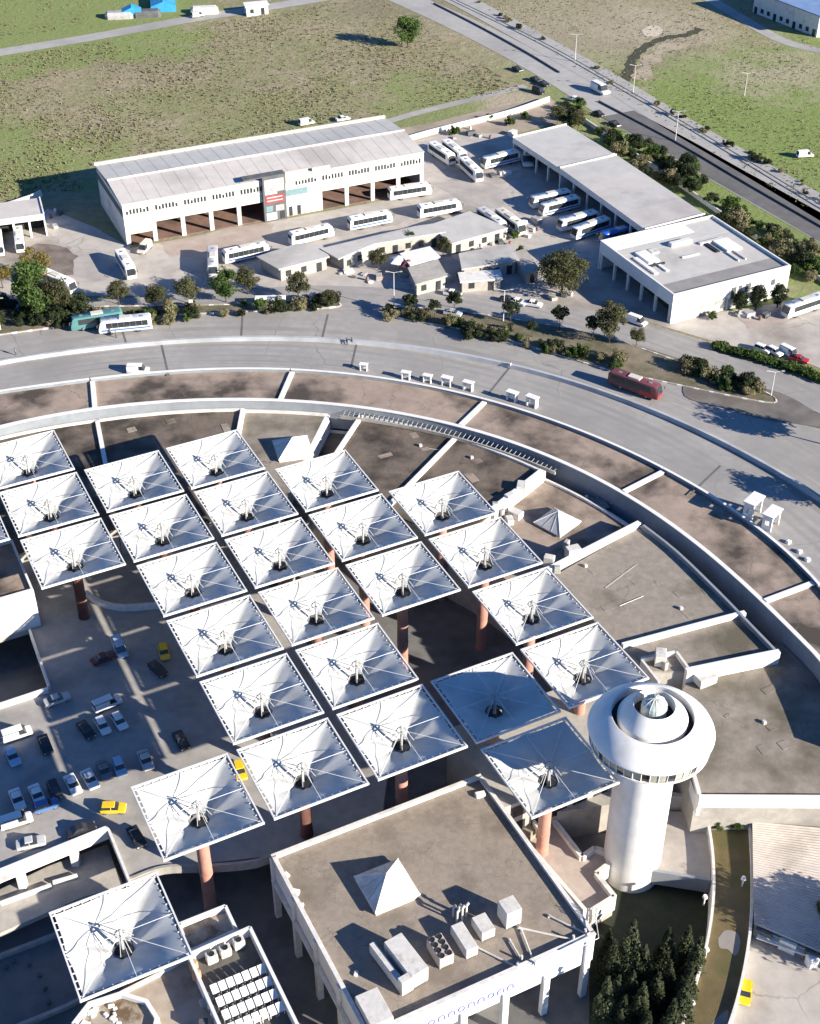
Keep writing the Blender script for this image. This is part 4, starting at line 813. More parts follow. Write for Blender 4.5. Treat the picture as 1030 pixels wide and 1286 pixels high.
mb = MB(); mb.box(.41, FL-.41, .41, FD*.72, H7-.3, H7, f); mb.build('roof', M_sheet, fw_)
mb = MB(); mb.box(.41, FL-.41, FD*.72+.01, FD-.41, H7-.3, H7+.02, f); mb.build('roof', M_sheetg, fw_)
mb = MB(); mb.box(.5, 24, FD-5.2, FD-.5, H7+.03, H7+.16, f); mb.build('roof_membrane', M_white, fw_)
mb = MB(); mb.box(.42, FL-.42, .6, 6.0, H7+.001, H7+.02, f); mb.build('roof_patch', mat('grey_roof_patch', (.27, .26, .25), c2=(.22, .21, .205), scale=.3), fw_)
for (x, y, l, wd, h, m) in ((4, 16, 3.2, 6, .5, M_white), (2.2, 11, 1.2, 9, .35, M_white), (5.5, 11, .9, 7, .3, M_white), (14, 21, 6, 1.4, .9, M_whited), (13, 15, 5, .7, .2, M_white), (22, 14, 1.2, 5, .25, M_dark), (24.5, 13, 4.4, 6, .5, M_white), (21, 19, 7, 1, .4, M_unit), (24, 8, .5, 5, .3, M_unit), (26, 8, .5, 5, .3, M_unit), (7.8, 20, 2, 2.2, .3, M_unit), (3.2, 14.5, 4.5, .5, .4, M_dark)):
    mb = MB(); mb.cbox(x, x+l, y, y+wd, H7+.03, H7+h+.05, .05, f); mb.build('roof_hatch' if m is not M_unit else 'roof_vent', m, fw_)
for (x, wd, z0, z1, m) in ((8, 7.5, .1, 3.2, M_grey), (16.5, 1.4, 2.5, 5.5, M_sign), (18.5, 1.0, 3.4, 5.6, M_sign), (20.5, 1.6, 3.4, 5.6, M_sign), (2, 1.4, 3.2, 4.3, M_grey), (28, 1.2, 3.5, 5, M_sign), (16, 1, .2, 2.6, M_grey), (5, .5, 1, 5, M_unit), (12, .4, 3.4, 5.4, M_grey)):
    mb = MB(); mb.box(x, x+wd, -.05, .0, z0, z1, f); mb.build('door' if z0 < .5 else 'window', m, fw_)
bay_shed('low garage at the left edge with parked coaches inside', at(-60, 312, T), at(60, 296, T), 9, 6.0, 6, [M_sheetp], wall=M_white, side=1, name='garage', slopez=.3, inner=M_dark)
# low flat canteen roofs in the yard
def low_roof(label, pts, h, m, wallm=M_conc, name='low_building', cat='building', wz=0):
    P = PX(pts, T+h); c = sum(P)/len(P); o = thing(name, label, cat, (c[0], c[1], T))
    mb = MB(); mb.prism(P, T+h-.35, T+h); mb.build('roof', m, o)
    mb = MB(); mb.prism([c + (p-c)*.9 for p in P], T, T+h-.36); mb.build('walls', wallm, o)
    n = len(P)
    for k in range(n):
        a, b = c + (P[k]-c)*.905, c + (P[(k+1) % n]-c)*.905; l = np.linalg.norm(b-a); nw = int(l/3.2)
        if b[1] > a[1] + 4 : continue
        rz = math.atan2(b[1]-a[1], b[0]-a[0])
        for j in range(nw):
            p = a + (b-a)*(j+.5)/nw; mb = MB(); mb.box(-.7, .7, -.06, .06, .9 if j % 3 else .05, 2.4, frame((p[0], p[1], T), rz)); mb.build('window' if j % 3 else 'door', M_glass, o)
    return o
GREY = M_sheet
low_roof('low grey roofed canteen beside the parked coaches, towards the depot corner', [(322, 322), (372, 306), (404, 306), (414, 322), (350, 338)], 3.6, GREY)
low_roof('long low grey roof between the depot and service road', [(402, 312), (520, 284), (548, 280), (560, 291), (470, 306), (425, 325)], 3.8, GREY)
low_roof('low grey roof beside the two parked dark sided buses', [(540, 282), (590, 265), (638, 286), (566, 306)], 3.6, M_sheet)
low_roof('white roofed kiosk beside the red parasol', [(502, 318), (540, 309), (553, 322), (515, 333)], 3.4, M_white)
low_roof('small tan roofed kiosk behind the parked white cars', [(512, 336), (550, 325), (562, 346), (522, 357)], 3.4, M_conc)
low_roof('grey roofed shelter beside the large olive tree', [(576, 318), (640, 306), (652, 326), (580, 338)], 3.8, GREY)
low_roof('pale roofed shelter crossing the yard beside the olive tree', [(640, 318), (660, 312), (678, 338), (662, 345)], 3.2, M_conc)
low_roof('pale striped kiosk in front of the grey shelter', [(575, 342), (628, 338), (632, 350), (578, 354)], 3.0, M_whited)
p = at(513, 331, T+2.6); mb = MB(); mb.lathe([(2.2, 0), (1.2, .6), (.05, 1.0)], 8, p).tube((p[0], p[1], T), p, .06); tag(mb.build('parasol', M_red), 'red parasol beside the white roofed kiosk', 'parasol')
p = at(500, 327, T+2.6); mb = MB(); mb.lathe([(2.6, 0), (1.4, .7), (.05, 1.2)], 8, p).tube((p[0], p[1], T), p, .06); tag(mb.build('parasol', M_white), 'white parasol beside the red parasol', 'parasol')
# top edge: tents and buildings
for q, l, wd, lab in (((166, 20), 7, 5, 'small blue tarpaulin tent beside the country road'), ((205, 8), 9, 14, 'long blue tarpaulin tent beside the country road')):
    p = at(*q, T); f_ = frame(p, R(100)); mb = MB(); 
    q8 = [(-wd/2, -l/2, 0), (wd/2, -l/2, 0), (wd/2, l/2, 0), (-wd/2, l/2, 0), (-wd/2, -l/2, 2.2), (wd/2, -l/2, 2.2), (wd/2, l/2, 2.2), (-wd/2, l/2, 2.2), (-wd/2, 0, 3.6), (wd/2, 0, 3.6)]
    mb.add([frame_pts(f_, *v) for v in q8], [(0, 1, 5, 4), (1, 2, 6, 9, 5), (2, 3, 7, 6), (3, 0, 4, 8, 7), (4, 5, 9, 8), (6, 7, 8, 9)]); tag(mb.build('tent', M_tarp), lab, 'tent')
for q, c_, lab in (((185, 20), M_sign, 'dark scrap heap cover between the blue tents'), ((257, 16), M_whited, 'pale sheeted heap beside the country road'), ((150, 22), M_grey, 'grey scrap stack beside the small blue tent')):
    p = at(*q, T); mb = MB(); mb.cbox(-5, 5, -2.5, 2.5, 0, 2.2, 1.0, frame(p, R(8))); tag(mb.build('heap', c_), lab, 'heap')
p = at(1045, 8, T+7); low_roof('blue roofed factory beyond the green field', [(940, -14), (1030, 20), (1130, 10), (1040, -24)], 8, M_blueroof, M_whited)
low_roof('small white hut beside the country road', [(305, 3), (335, 0), (338, 5), (308, 9)], 3.5, M_white, M_white)
mb = MB(); P = spline(PX([(508, 172), (540, 163), (575, 154), (640, 138), (690, 121)], T+1.6), 5); strip_wall(mb, P, .25, T, T+1.6); tag(mb.build('yard_wall', M_white), 'white boundary wall running from the depot to the highway', 'wall')
mb = MB(); P = spline(PX([(705, 130), (740, 152), (790, 186), (850, 226), (920, 275), (1000, 328), (1060, 365)], T+1.2), 5); strip_wall(mb, P, .2, T, T+1.2); tag(mb.build('bank_wall', M_whited), 'low pale wall along the bushy bank below the highway', 'wall')
mb = MB(); P = spline(PX([(560, -8), (680, 50), (780, 106), (870, 158), (960, 212), (1060, 272), (1300, 412), (1600, 588)], T+1.2), 5)
for k, p in enumerate(P[::2]): mb.box(p[0]-.06, p[0]+.06, p[1]-.06, p[1]+.06, T, T+.85)
strip_wall(mb, P, .04, T+.5, T+.85); tag(mb.build('guard_rail', M_grey), 'dark guard rail along the field side of the highway', 'guard rail')
P = PX([(0, 262), (40, 249), (52, 243)], T+1); mb = MB(); strip_wall(mb, P, .3, T, T+2.0); tag(mb.build('yard_wall', M_whited), 'pale wall behind the garage at the field edge', 'wall')

# ------------------------------------------------------------------ vehicles
def profile_body(mb, prof, hw, inset=.12):
    """side profile (x, z) swept across the width, sides chamfered inwards at the edge"""
    n = len(prof); cx_ = sum(p[0] for p in prof)/n; cz_ = sum(p[1] for p in prof)/n
    def lay(y, k): return [(cx_ + (x-cx_)*(1-k), y, cz_ + (z-cz_)*(1-k)) for x, z in prof]
    q = lay(-hw, inset*.6) + lay(-hw+inset*1.2, 0) + lay(hw-inset*1.2, 0) + lay(hw, inset*.6)
    F = [tuple(range(n))[::1], tuple(range(4*n-1, 3*n-1, -1))]
    for k in range(3):
        for i in range(n): F.append((k*n+i, (k+1)*n+i, (k+1)*n+(i+1) % n, k*n+(i+1) % n))
    mb.add(q, F)
def wheel(root, x, y, r, wd):
    s = 1 if y > 0 else -1; mb = MB(); mb.tube((x, y-s*wd, r), (x, y, r), r, n=14); w_ = mb.build('wheel', M_tyre, root)
    mb = MB(); mb.tube((x, y, r), (x, y+s*.03, r), r*.55, n=10); mb.build('rim', M_rim, w_)
def make_bus(L_=12.0, paintm=P_white, stripe=None):
    root = thing('coach', 'x', 'bus'); h = L_/2; mb = MB()
    profile_body(mb, [(-h, .45), (h-.15, .45), (h, .9), (h-.05, 1.5), (h-.55, 3.05), (h-1.0, 3.35), (-h+.5, 3.4), (-h+.05, 3.0)], 1.27, .1); b = mb.build('body', paintm, root, smooth=True)
    for s in (-1, 1):
        mb = MB(); y = s*1.265; 
        for k in range(7):
            x0 = -h+.9 + k*(L_-2.6)/7; x1 = x0 + (L_-2.6)/7-.04
            mb = MB(); mb.box(x0, x1, y-.03, y+.03, 1.6, 2.92); mb.build('side_window', M_glass, root)
        for x in (-h+3.2, h-2.6): wheel(root, x, s*1.26, .5, .3)
        mb = MB(); mb.tube((h-.2, s*1.3, 2.7), (h+.25, s*1.45, 2.6), .05, n=5).box(h+.15, h+.3, s*1.45-.1, s*1.45+.1, 2.1, 2.65); mb.build('mirror', M_sign, root)
        mb = MB(); mb.box(h-.06, h+.03, s*.85-.22, s*.85+.22, .8, 1.05); mb.build('headlight', M_unit, root)
    mb = MB(); mb.add([(h-.02, -1.05, 1.45), (h-.02, 1.05, 1.45), (h-.5, 1.0, 2.98), (h-.5, -1.0, 2.98)], [(0, 1, 2, 3)]); mb.v += [(x+.06, y, z) for x, y, z in mb.v]; mb.f = [(4, 5, 6, 7), (0, 4, 7, 3), (1, 2, 6, 5), (3, 7, 6, 2), (0, 1, 5, 4)]
    mb.build('windscreen', M_glass, root)
    mb = MB(); mb.box(-h-.03, -h+.06, -1.0, 1.0, 1.9, 2.8); mb.build('rear_window', M_glass, root)
    mb = MB(); mb.cbox(-1.6, 1.2, -.8, .8, 3.36, 3.62, .08); mb.build('roof_cooler', P_cream, root)
    for x in (-h+2.2, h-2.6): mb = MB(); mb.cbox(x-.4, x+.4, -.35, .35, 3.36, 3.46, .04); mb.build('roof_hatch', P_grey, root)
    if stripe:
        for s in (-1, 1): mb = MB(); mb.box(-h+.4, h-.6, s*1.262-.02, s*1.262+.02, .9, 1.3); mb.build('stripe', stripe, root)
    return root
def make_car(L_=4.4, wd=1.76, hh=1.45, kind='sedan'):
    root = thing('car', 'x', 'car'); h = L_/2; mb = MB()
    profile_body(mb, [(-h, .35), (h-.1, .32), (h, .55), (h-.12, .78), (h*.42, .92), (-h*.62, .95), (-h+.05, .88)], wd/2, .09); mb.build('body', P_white, root, smooth=True)
    if kind == 'sedan': pr_ = [(-h*.72, .90), (h*.46, .88), (h*.12, hh-.06), (-h*.36, hh-.04)]
    elif kind == 'hatch': pr_ = [(-h*.92, .90), (h*.46, .88), (h*.14, hh), (-h*.78, hh)]
    else: pr_ = [(-h*.96, .90), (h*.62, .88), (h*.36, hh), (-h*.93, hh+.02)]
    n = 4; q = []
    for y, k in ((-wd/2+.1, 0), (wd/2-.1, 0)):
        for i, (x, z) in enumerate(pr_): q.append((x, y*(1 if i < 2 else .84), z))
    mb = MB(); mb.add(q, [(0, 1, 2, 3), (7, 6, 5, 4)] + [(i, 4+i, 4+(i+1) % 4, (i+1) % 4) for i in range(4)]); mb.build('glasshouse', M_glass, root)
    mb = MB(); x0, x1 = pr_[3][0]-.06, pr_[2][0]+.08; yy = (wd/2-.1)*.86; mb.cbox(x0, x1, -yy, yy, hh-.1, hh+.04, .07); mb.build('roof_panel', P_white, root)
    if kind == 'van':
        for s in (-1, 1): mb = MB(); mb.box(pr_[0][0]+.05, h*.1, s*(wd/2-.09)-.05, s*(wd/2-.09)+.02, .92, hh-.15); mb.build('side_panel', P_white, root)
    else:
        for s in (-1, 1):
            mb = MB(); mb.tube((-h*.1, s*(wd/2-.1), .9), (-h*.12, s*(wd/2-.1)*.86, hh-.05), .05, n=4); mb.build('pillar', P_white, root)
    for s in (-1, 1):
        for x in (-h*.62, h*.64): wheel(root, x, s*(wd/2-.01), .31, .2)
        mb = MB(); mb.box(h-.14, h-.02, s*.62-.16, s*.62+.16, .56, .72); mb.build('headlight', M_unit, root)
        mb = MB(); mb.box(-h-.02, -h+.06, s*.66-.12, s*.66+.12, .62, .8); mb.build('tail_light', P_red, root)
    return root
bus0 = make_bus(); bus_s = make_bus(12.0, P_white, P_blue)
car0 = make_car(); hatch0 = make_car(4.0, 1.72, 1.5, 'hatch'); van0 = make_car(4.9, 1.9, 1.95, 'van')
PROTO = {'bus': bus0, 'busb': bus_s, 'sedan': car0, 'hatch': hatch0, 'van': van0}; USED = set()
def place(kind, a, b, z, zref, label, paintm=None, group=None, name=None, scale=1.0):
    """a, b: surveyed rear and front on the roof line at height zref above z"""
    P0, P1 = at(*a, z+zref), at(*b, z+zref); c = (P0+P1)/2; rz = math.atan2(P1[1]-P0[1], P1[0]-P0[0])
    o = copy_tree(PROTO[kind]); o.location = (c[0], c[1], z); o.rotation_euler = (0, 0, rz); o.scale = (scale,)*3
    if name: o.name = name
    tag(o, label, {'bus': 'bus', 'busb': 'bus', 'sedan': 'car', 'hatch': 'car', 'van': 'van'}[kind], group)
    if kind == 'van': o.name = name or 'van'
    if paintm is not None:
        for ch in o.children:
            if ch.name.split('.')[0] in ('body', 'roof_panel', 'pillar', 'side_panel'):
                ch.material_slots[0].link = 'OBJECT'; ch.material_slots[0].material = paintm
    return o
YZ = T+.1; BG = 'coaches parked around the depot yard'
BUS = [('bus', (488, 237), (541, 229), 'white coach standing at the open bays at the far end of the depot', None),
 ('busb', (439, 274), (490, 264), 'white coach with blue stripe standing between depot and long low grey roof', None),
 ('bus', (365, 293), (416, 281), 'white coach in the yard opposite the depot sign tower', None),
 ('bus', (526, 259), (578, 250), 'white coach beyond the long low grey roof', None),
 ('busb', (279, 316), (338, 303), 'white coach parked alongside the low canteen', None),
 ('bus', (267, 309), (267, 333), 'grey coach facing the service road beside the canteen', P_silver),
 ('bus', (149, 311), (165, 338), 'white coach standing at the depot corner casting a broad shadow', None),
 ('bus', (53, 338), (88, 353), 'white coach behind the yellow leaved tree', None),
 ('busb', (187, 396), (125, 402), 'white coach stopped at the ring road kerb beside the teal coach', None),
 ('bus', (142, 390), (98, 397), 'teal coach behind the white coach at the ring road kerb', P_teal),
 ('bus', (543, 178), (567, 194), 'white coach outermost in the angled row by the white boundary wall', None),
 ('bus', (560, 175), (582, 192), 'white coach in the middle of the angled row by the boundary wall', None),
 ('bus', (580, 195), (604, 217), 'white coach at the open end of the angled row by the boundary wall', None),
 ('busb', (650, 188), (608, 198), 'white coach parked across the yard before the first workshop', None),
 ('bus', (714, 238), (669, 247), 'white coach first in the row nosed out of the middle workshop', None),
 ('busb', (723, 246), (683, 256), 'white coach second in the row nosed out of the middle workshop', None),
 ('bus', (749, 264), (703, 276), 'white coach third in the row nosed out of the middle workshop', None),
 ('busb', (763, 272), (722, 286), 'white coach beside the bright blue one at the middle workshop', None),
 ('bus', (797, 282), (762, 291), 'bright blue coach in the shade of the middle workshop', P_bluetruck),
 ('bus', (627, 261), (656, 282), 'white coach with dark side beside the low grey roofs', P_cream),
 ('bus', (604, 260), (632, 280), 'grey coach next to the cream coach by the low grey roofs', P_silver),
 ('bus', (1038, 367), (984, 385), 'white coach beside the clipped conifers of the flat workshop', None),
 ('bus', (769, 464), (829, 485), 'dark maroon coach with red front driving on the ring road', P_maroon)]
for kd, a, b, lab, pm in BUS: place(kd, a, b, YZ, 3.3, lab, pm, BG if 'maroon' not in lab else None)
mr = [o for o in col.objects if o.get('label', '').startswith('dark maroon')][0]
mb = MB(); q = MB(); q.box(2.6, 5.75, -1.3, 1.3, .5, 2.9)
# red nose panels of the maroon coach
for s in (-1, 1):
    mb = MB(); mb.box(1.6, 5.35, s*1.262-.03, s*1.262+.03, .5, 1.72); o = mb.build('red_panel', P_red, bus0); o.parent = mr; o['label'] = 'bright red front side panel'
mb = MB(); mb.box(5.9, 6.04, -1.1, 1.1, .6, 1.4); o = mb.build('red_nose', P_red, bus0); o.parent = mr
for a, b, lab in (((22, 285), (24, 303), 'white coach inside the garage, middle bay'), ((-4, 290), (-2, 307), 'white coach inside the garage at the edge bay')): place('bus', a, b, YZ, 3.0, lab, None, 'coaches in the garage', scale=.9)
place('van', (660, 190), (664, 204), YZ, 1.9, 'white truck-like van in the first workshop bay', P_white, scale=1.6)
place('van', (184, 303), (178, 309), YZ, 1.9, 'pale van at the first closed depot bay', P_cream, scale=1.1)
CAR = [('sedan', (54, 881), (88, 869), 'silver car parked against the deck parapet beside the pit', P_silver), ('van', (116, 888), (152, 873), 'large pale van across the head of the shaded parking row', P_white),
 ('sedan', (101, 905), (114, 922), 'black car first in the shaded row below the large van', P_black), ('hatch', (123, 899), (134, 918), 'white car in the middle of the row below the large van', P_white), ('hatch', (144, 895), (155, 911), 'white car at the end of the row below the large van', P_white),
 ('van', (4, 924), (37, 913), 'long white van in sunlight beside the deck parapet', P_white), ('sedan', (10, 936), (20, 957), 'pale blue car in shade below the long white van', P_ltblue), ('sedan', (52, 922), (60, 942), 'dark car beside the sunlit stripe below the silver car', P_black),
 ('sedan', (16, 988), (26, 1013), 'white car first in the lower parking row', P_white), ('sedan', (41, 984), (51, 1006), 'white car second in the lower parking row beside the blue car', P_white), ('hatch', (64, 980), (71, 998), 'black car in the lower parking row between white cars', P_black),
 ('sedan', (85, 971), (97, 993), 'white car with its nose in the sun in the lower row', P_white), ('sedan', (107, 966), (118, 985), 'white car beside the sunny nosed car in the lower row', P_white), ('sedan', (127, 957), (134, 972), 'dark grey car in the lower row', P_grey),
 ('hatch', (146, 951), (153, 969), 'pale blue car in the lower row beside the dark grey car', P_ltblue), ('sedan', (178, 941), (187, 962), 'grey blue car at the end of the lower parking row', P_silver), ('hatch', (46, 1012), (68, 1005), 'blue car parked across behind the lower parking row', P_blue),
 ('van', (2, 1033), (37, 1022), 'white van in sunlight behind the lower parking row', P_white), ('hatch', (124, 1012), (159, 1011), 'yellow taxi on the sunny deck beside the parking rows', P_yellow), ('sedan', (20, 1059), (56, 1051), 'grey car by the white fascia beam of the deck', P_silver),
 ('sedan', (86, 1044), (117, 1033), 'black car by the end of the white fascia beam', P_black), ('sedan', (164, 1036), (178, 1060), 'black car on the deck ramp beside the corner canopy', P_black), ('van', (145, 800), (155, 822), 'pale pickup van in the canopy shade beside the sunlit stripe', P_ltblue),
 ('sedan', (122, 826), (137, 820), 'dark red car in canopy shade beside the pale pickup', P_maroon), ('sedan', (222, 918), (232, 936), 'black car under the canopy edge beside the sunlit patch', P_black), ('hatch', (298, 955), (304, 975), 'yellow taxi glimpsed between two canopies', P_yellow),
 ('hatch', (203, 806), (208, 826), 'dark yellow taxi in canopy shade', P_yellow), ('sedan', (193, 832), (203, 842), 'black car beside the dark yellow taxi', P_black)]
for kd, a, b, lab, pm in CAR: place(kd, a, b, 0, 1.2, lab, pm, 'cars on the parking deck')
place('hatch', (939, 1229), (935, 1258), -5, 1.2, 'yellow taxi beside the channel wall in the sunny yard', P_yellow)
for a, b, kd, lab, pm in (((563, 364), (574, 366), 'sedan', 'white car on the service road behind the planted strip', P_white), ((645, 374), (656, 377), 'sedan', 'white car parked beside the large olive tree, first of a pair', P_white), ((664, 377), (676, 379), 'sedan', 'white car parked beside the large olive tree, second of a pair', P_white),
  ((634, 372), (643, 374), 'sedan', 'black car parked behind the pair of white cars', P_black), ((792, 397), (809, 403), 'van', 'white van at the corner of the flat workshop', P_white), ((952, 432), (965, 437), 'hatch', 'white car first of three beside the hedge', P_white), ((968, 435), (980, 441), 'hatch', 'white car second of three beside the hedge', P_white),
  ((985, 436), (999, 443), 'van', 'white van beside the red car at the hedge', P_white), ((999, 446), (1010, 449), 'sedan', 'red car at the end of the row beside the hedge', P_red), ((646, 82), (654, 86), 'sedan', 'black car on the pale upper carriageway by the barrier end', P_black), ((669, 95), (677, 99), 'sedan', 'black car leading a pair at the highway junction', P_black),
  ((679, 101), (687, 104), 'sedan', 'black car trailing a pair at the highway junction', P_black), ((716, 120), (728, 123), 'sedan', 'white car turning at the highway junction', P_white), ((748, 108), (760, 114), 'van', 'white lorry-sized van on the highway beyond the junction', P_white), ((748, 138), (757, 142), 'sedan', 'black car below the junction beside the barrier', P_black),
  ((768, 150), (777, 155), 'sedan', 'black car entering the fresh black asphalt', P_black), ((1005, 192), (1018, 191), 'van', 'white van standing in the green field', P_white), ((165, 461), (181, 461), 'van', 'small white van on the inner lane of the ring road', P_white), ((672, 110), (682, 114), 'van', 'dark van beside the white wall end at the junction', P_black),
  ((560, 388), (578, 391), 'sedan', 'silver car behind the shrubs of the planted strip', P_silver), ((380, 152), (390, 150), 'van', 'white van behind the depot roof at the field edge', P_white), ((425, 147), (436, 145), 'sedan', 'white car behind the depot roof at the field edge', P_white), ((240, 18), (256, 15), 'van', 'pale van beside the sheeted heap on the country road', P_cream)):
    place(kd, a, b, T+.1, 1.3, lab, pm, scale=1.0 if 'lorry' not in lab else 1.5)
for o in [bus0, bus_s, car0, hatch0, van0]:
    for ch in list(o.children):
        for g in list(ch.children): bpy.data.objects.remove(g)
        bpy.data.objects.remove(ch)
    bpy.data.objects.remove(o)

# ------------------------------------------------------------------ trees and shrubs
def leaf_mesh(name, lm, n, rx, rz, zc, leaf, seed, cone=False, clumps=26):
    r = np.random.default_rng(seed); V, F = [], []
    cl = []
    for k in range(clumps):
        while True:
            p = r.uniform(-1, 1, 3)
            if .25 < np.linalg.norm(p) < 1: break
        if cone: h = (r.uniform(0, 1))**1.2; a = r.uniform(0, 6.283); w_ = (1-h)*.85 + .08; cl.append((np.array([math.cos(a)*rx*w_*.75, math.sin(a)*rx*w_*.75, zc - rz + 2*rz*h]), rx*w_*.55))
        else: p = p*np.array([rx, rx, rz])*.82; cl.append((p + [0, 0, zc], rx*r.uniform(.22, .42)))
    for k in range(n):
        c, cr_ = cl[k % clumps]; d = r.normal(size=3); d /= np.linalg.norm(d); p = c + d*cr_*r.uniform(.55, 1.05)*np.array([1, 1, 1.5 if cone else .8])
        a = r.normal(size=3); a /= np.linalg.norm(a); b = np.cross(a, d + r.normal(size=3)*.4); b /= (np.linalg.norm(b)+1e-6); s = leaf*r.uniform(.6, 1.4)
        i = len(V); V += [p - a*s, p + b*s*.55, p + a*s, p - b*s*.55]; F.append((i, i+1, i+2, i+3))
    me = bpy.data.meshes.new(name); me.from_pydata([tuple(v) for v in V], [], F); me.materials.append(lm); return me
def trunk_mesh(name, h, r0, spread, seed, nl=6):
    r = np.random.default_rng(seed); mb = MB(); p = np.array([0, 0, 0.]); pts = [p]
    for k in range(4): p = p + [r.normal()*.08*h/4, r.normal()*.08*h/4, h/4]; pts.append(p)
    for k in range(4): mb.tube(pts[k], pts[k+1], r0*(1-k*.2), r0*(1-(k+1)*.2), 7)
    for k in range(nl):
        a = 6.283*k/nl + r.uniform(-.3, .3); s = pts[2 + k % 3]; e = s + [math.cos(a)*spread, math.sin(a)*spread, spread*.7]; mb.tube(s, e, r0*.4, r0*.1, 5)
    me = bpy.data.meshes.new(name); me.from_pydata(mb.v, [], mb.f); me.materials.append(M_bark); return me
TREE = {}
def tree_kind(key, lm, n, rx, rz, zc, leaf, seeds, cone=False, th=None, tr=.16, clumps=26):
    n = int(n*1.7); leaf *= .74; clumps = int(clumps*1.3)
    TREE[key] = [(leaf_mesh('crown', lm, n, rx, rz, zc, leaf, s, cone, clumps), trunk_mesh('trunk', th or zc, tr, rx*.55, s)) for s in seeds]
tree_kind('green', L_green, 2600, 3.0, 3.2, 4.6, .26, (1, 2))
tree_kind('olive', L_olive, 2600, 3.0, 2.7, 4.4, .25, (3, 4))
tree_kind('yellow', L_yellow, 1900, 2.8, 2.8, 4.4, .24, (5,))
tree_kind('big', L_olive, 6500, 6.2, 4.8, 6.6, .34, (6,), tr=.4, clumps=48)
tree_kind('tall', L_olive, 3600, 3.0, 4.6, 6.4, .27, (7,), clumps=40)
tree_kind('shrub', L_green, 1100, 1.6, 1.2, 1.3, .2, (8, 9), th=1.0, tr=.07, clumps=14)
tree_kind('dshrub', L_dark, 1300, 1.9, 1.5, 1.5, .21, (10, 11), th=1.0, tr=.07, clumps=14)
tree_kind('oshrub', L_scrub, 1100, 1.8, 1.2, 1.2, .2, (12, 13), th=1.0, tr=.07, clumps=14)
tree_kind('cypress', L_cyp, 3400, 2.0, 4.8, 6.0, .22, (14, 15), cone=True, tr=.2, clumps=60)
tree_kind('conifer', L_dark, 2400, 1.9, 2.5, 2.9, .2, (16,), clumps=30)
tree_kind('small', L_dark, 1000, 1.5, 1.3, 3.2, .2, (17, 18), th=2.6, tr=.09, clumps=14)
def plant(key, px, py, z, label, cat='tree', group=None, s=1.0, name=None):
    p = at(px, py, z); k = int(px*7+py*3) % len(TREE[key]); cm, tm = TREE[key][k]
    o = thing(name or ('tree' if cat == 'tree' else 'shrub'), label, cat, p, (px*1.7) % 6.28, group); s2 = s*(1 + .12*math.sin(px*3.1)); o.scale = (s2, s2, s2*(1 + .1*math.sin(py)))
    for nm, me in (('crown' if cat == 'tree' else 'foliage', cm), ('trunk' if cat == 'tree' else 'stem', tm)):
        c = bpy.data.objects.new(nm, me); col.objects.link(c); c.parent = o
    return o
gA = 'trees in the planted strip beside the depot yard'
for k, px, py, s, lab in (('green', 45, 402, 1.5, 'dense bright green tree in the planted strip by the ring road'), ('olive', 76, 398, 1.15, 'dull olive tree beside the bright green tree in the strip'), ('yellow', 47, 358, 1.1, 'yellow leaved tree behind a parked white coach'), ('yellow', 4, 362, .9, 'pale yellow tree at the garage end of the yard'),
  ('olive', 150, 383, .8, 'thin olive tree behind the kerbside coaches'), ('olive', 196, 388, .95, 'olive tree in the strip beside the kerbside white coach'), ('olive', 238, 382, .9, 'olive tree in the strip opposite the depot corner'), ('green', 284, 380, .95, 'bright green tree beside the white roadside box'), ('olive', 312, 370, 1.0, 'olive tree behind the white roadside box'), ('olive', 375, 378, .85, 'dark olive tree just past the white roadside box'),
  ('olive', 412, 387, .55, 'small tree at the tip of the planted strip'), ('tall', 765, 432, .95, 'tall tan olive tree in the median strip beside the maroon coach'), ('olive', 800, 436, .65, 'round topped small tree next to the tall tan tree'), ('small', 744, 430, 1.25, 'small dark tree in the shade of the tall tan tree'), ('big', 706, 370, .8, 'large olive tree beside the flat workshop yard'), ('green', 512, 60, 1.5, 'solitary dark round tree on the brown field'),
  ('small', 515, 399, 1.15, 'small tree beside the lamp post on the median strip'), ('small', 546, 400, .95, 'second small round tree along the median strip from the lamp post'), ('small', 570, 398, 1.1, 'third small round tree along the median strip from the lamp post'), ('small', 641, 408, 1.1, 'small tree beside the median shrubs opposite the white cars'), ('small', 702, 416, 1.1, 'small dark tree alone in the middle of the median strip'), ('small', 668, 424, .9, 'small pale trunked tree at the ring road kerb of the median'),
  ('olive', 475, 340, .62, 'bushy tree between the canteen and kiosks'), ('green', 513, 311, .5, 'small yellow green tree by the long low grey roof'), ('olive', 557, 322, .65, 'narrow tree between kiosk and shelter'), ('olive', 1052, 562, 1.35, 'wide tree at the ring road verge casting a long shadow'), ('olive', 1062, 640, 1.2, 'tree further along the ring road verge'), ('olive', 700, 155, .7, 'olive tree beside the first workshop corner'), ('olive', 725, 165, .8, 'olive tree on the bank behind the first workshop')):
    plant(k, px, py, T, lab, 'tree', None, s*1.15)
for px, py, s in ((765, 1236, 1.0), (785, 1232, 1.1), (803, 1236, .85), (831, 1224, 1.1), (857, 1212, 1.0), (857, 1272, 1.15), (850, 1300, 1.1), (835, 1322, 1.1), (772, 1268, .9), (805, 1330, 1.0), (760, 1210, .8), (778, 1300, 1.0), (820, 1268, .95), (800, 1290, 1.0), (835, 1250, .8), (868, 1240, .9), (790, 1262, .9), (755, 1290, 1.0)):
    plant('cypress', px, py, LOW, 'cypress growing in the shaded bed between the flat roof and channel', 'tree', 'cypresses in the shaded bed', s, 'cypress_tree')
for px, py, s in ((928, 392, 1.15), (949, 389, 1.15), (976, 386, 1.2)): plant('conifer', px, py, T, 'clipped dark conifer before the white front of the flat workshop', 'tree', 'conifers by the flat workshop', s, 'conifer_tree')
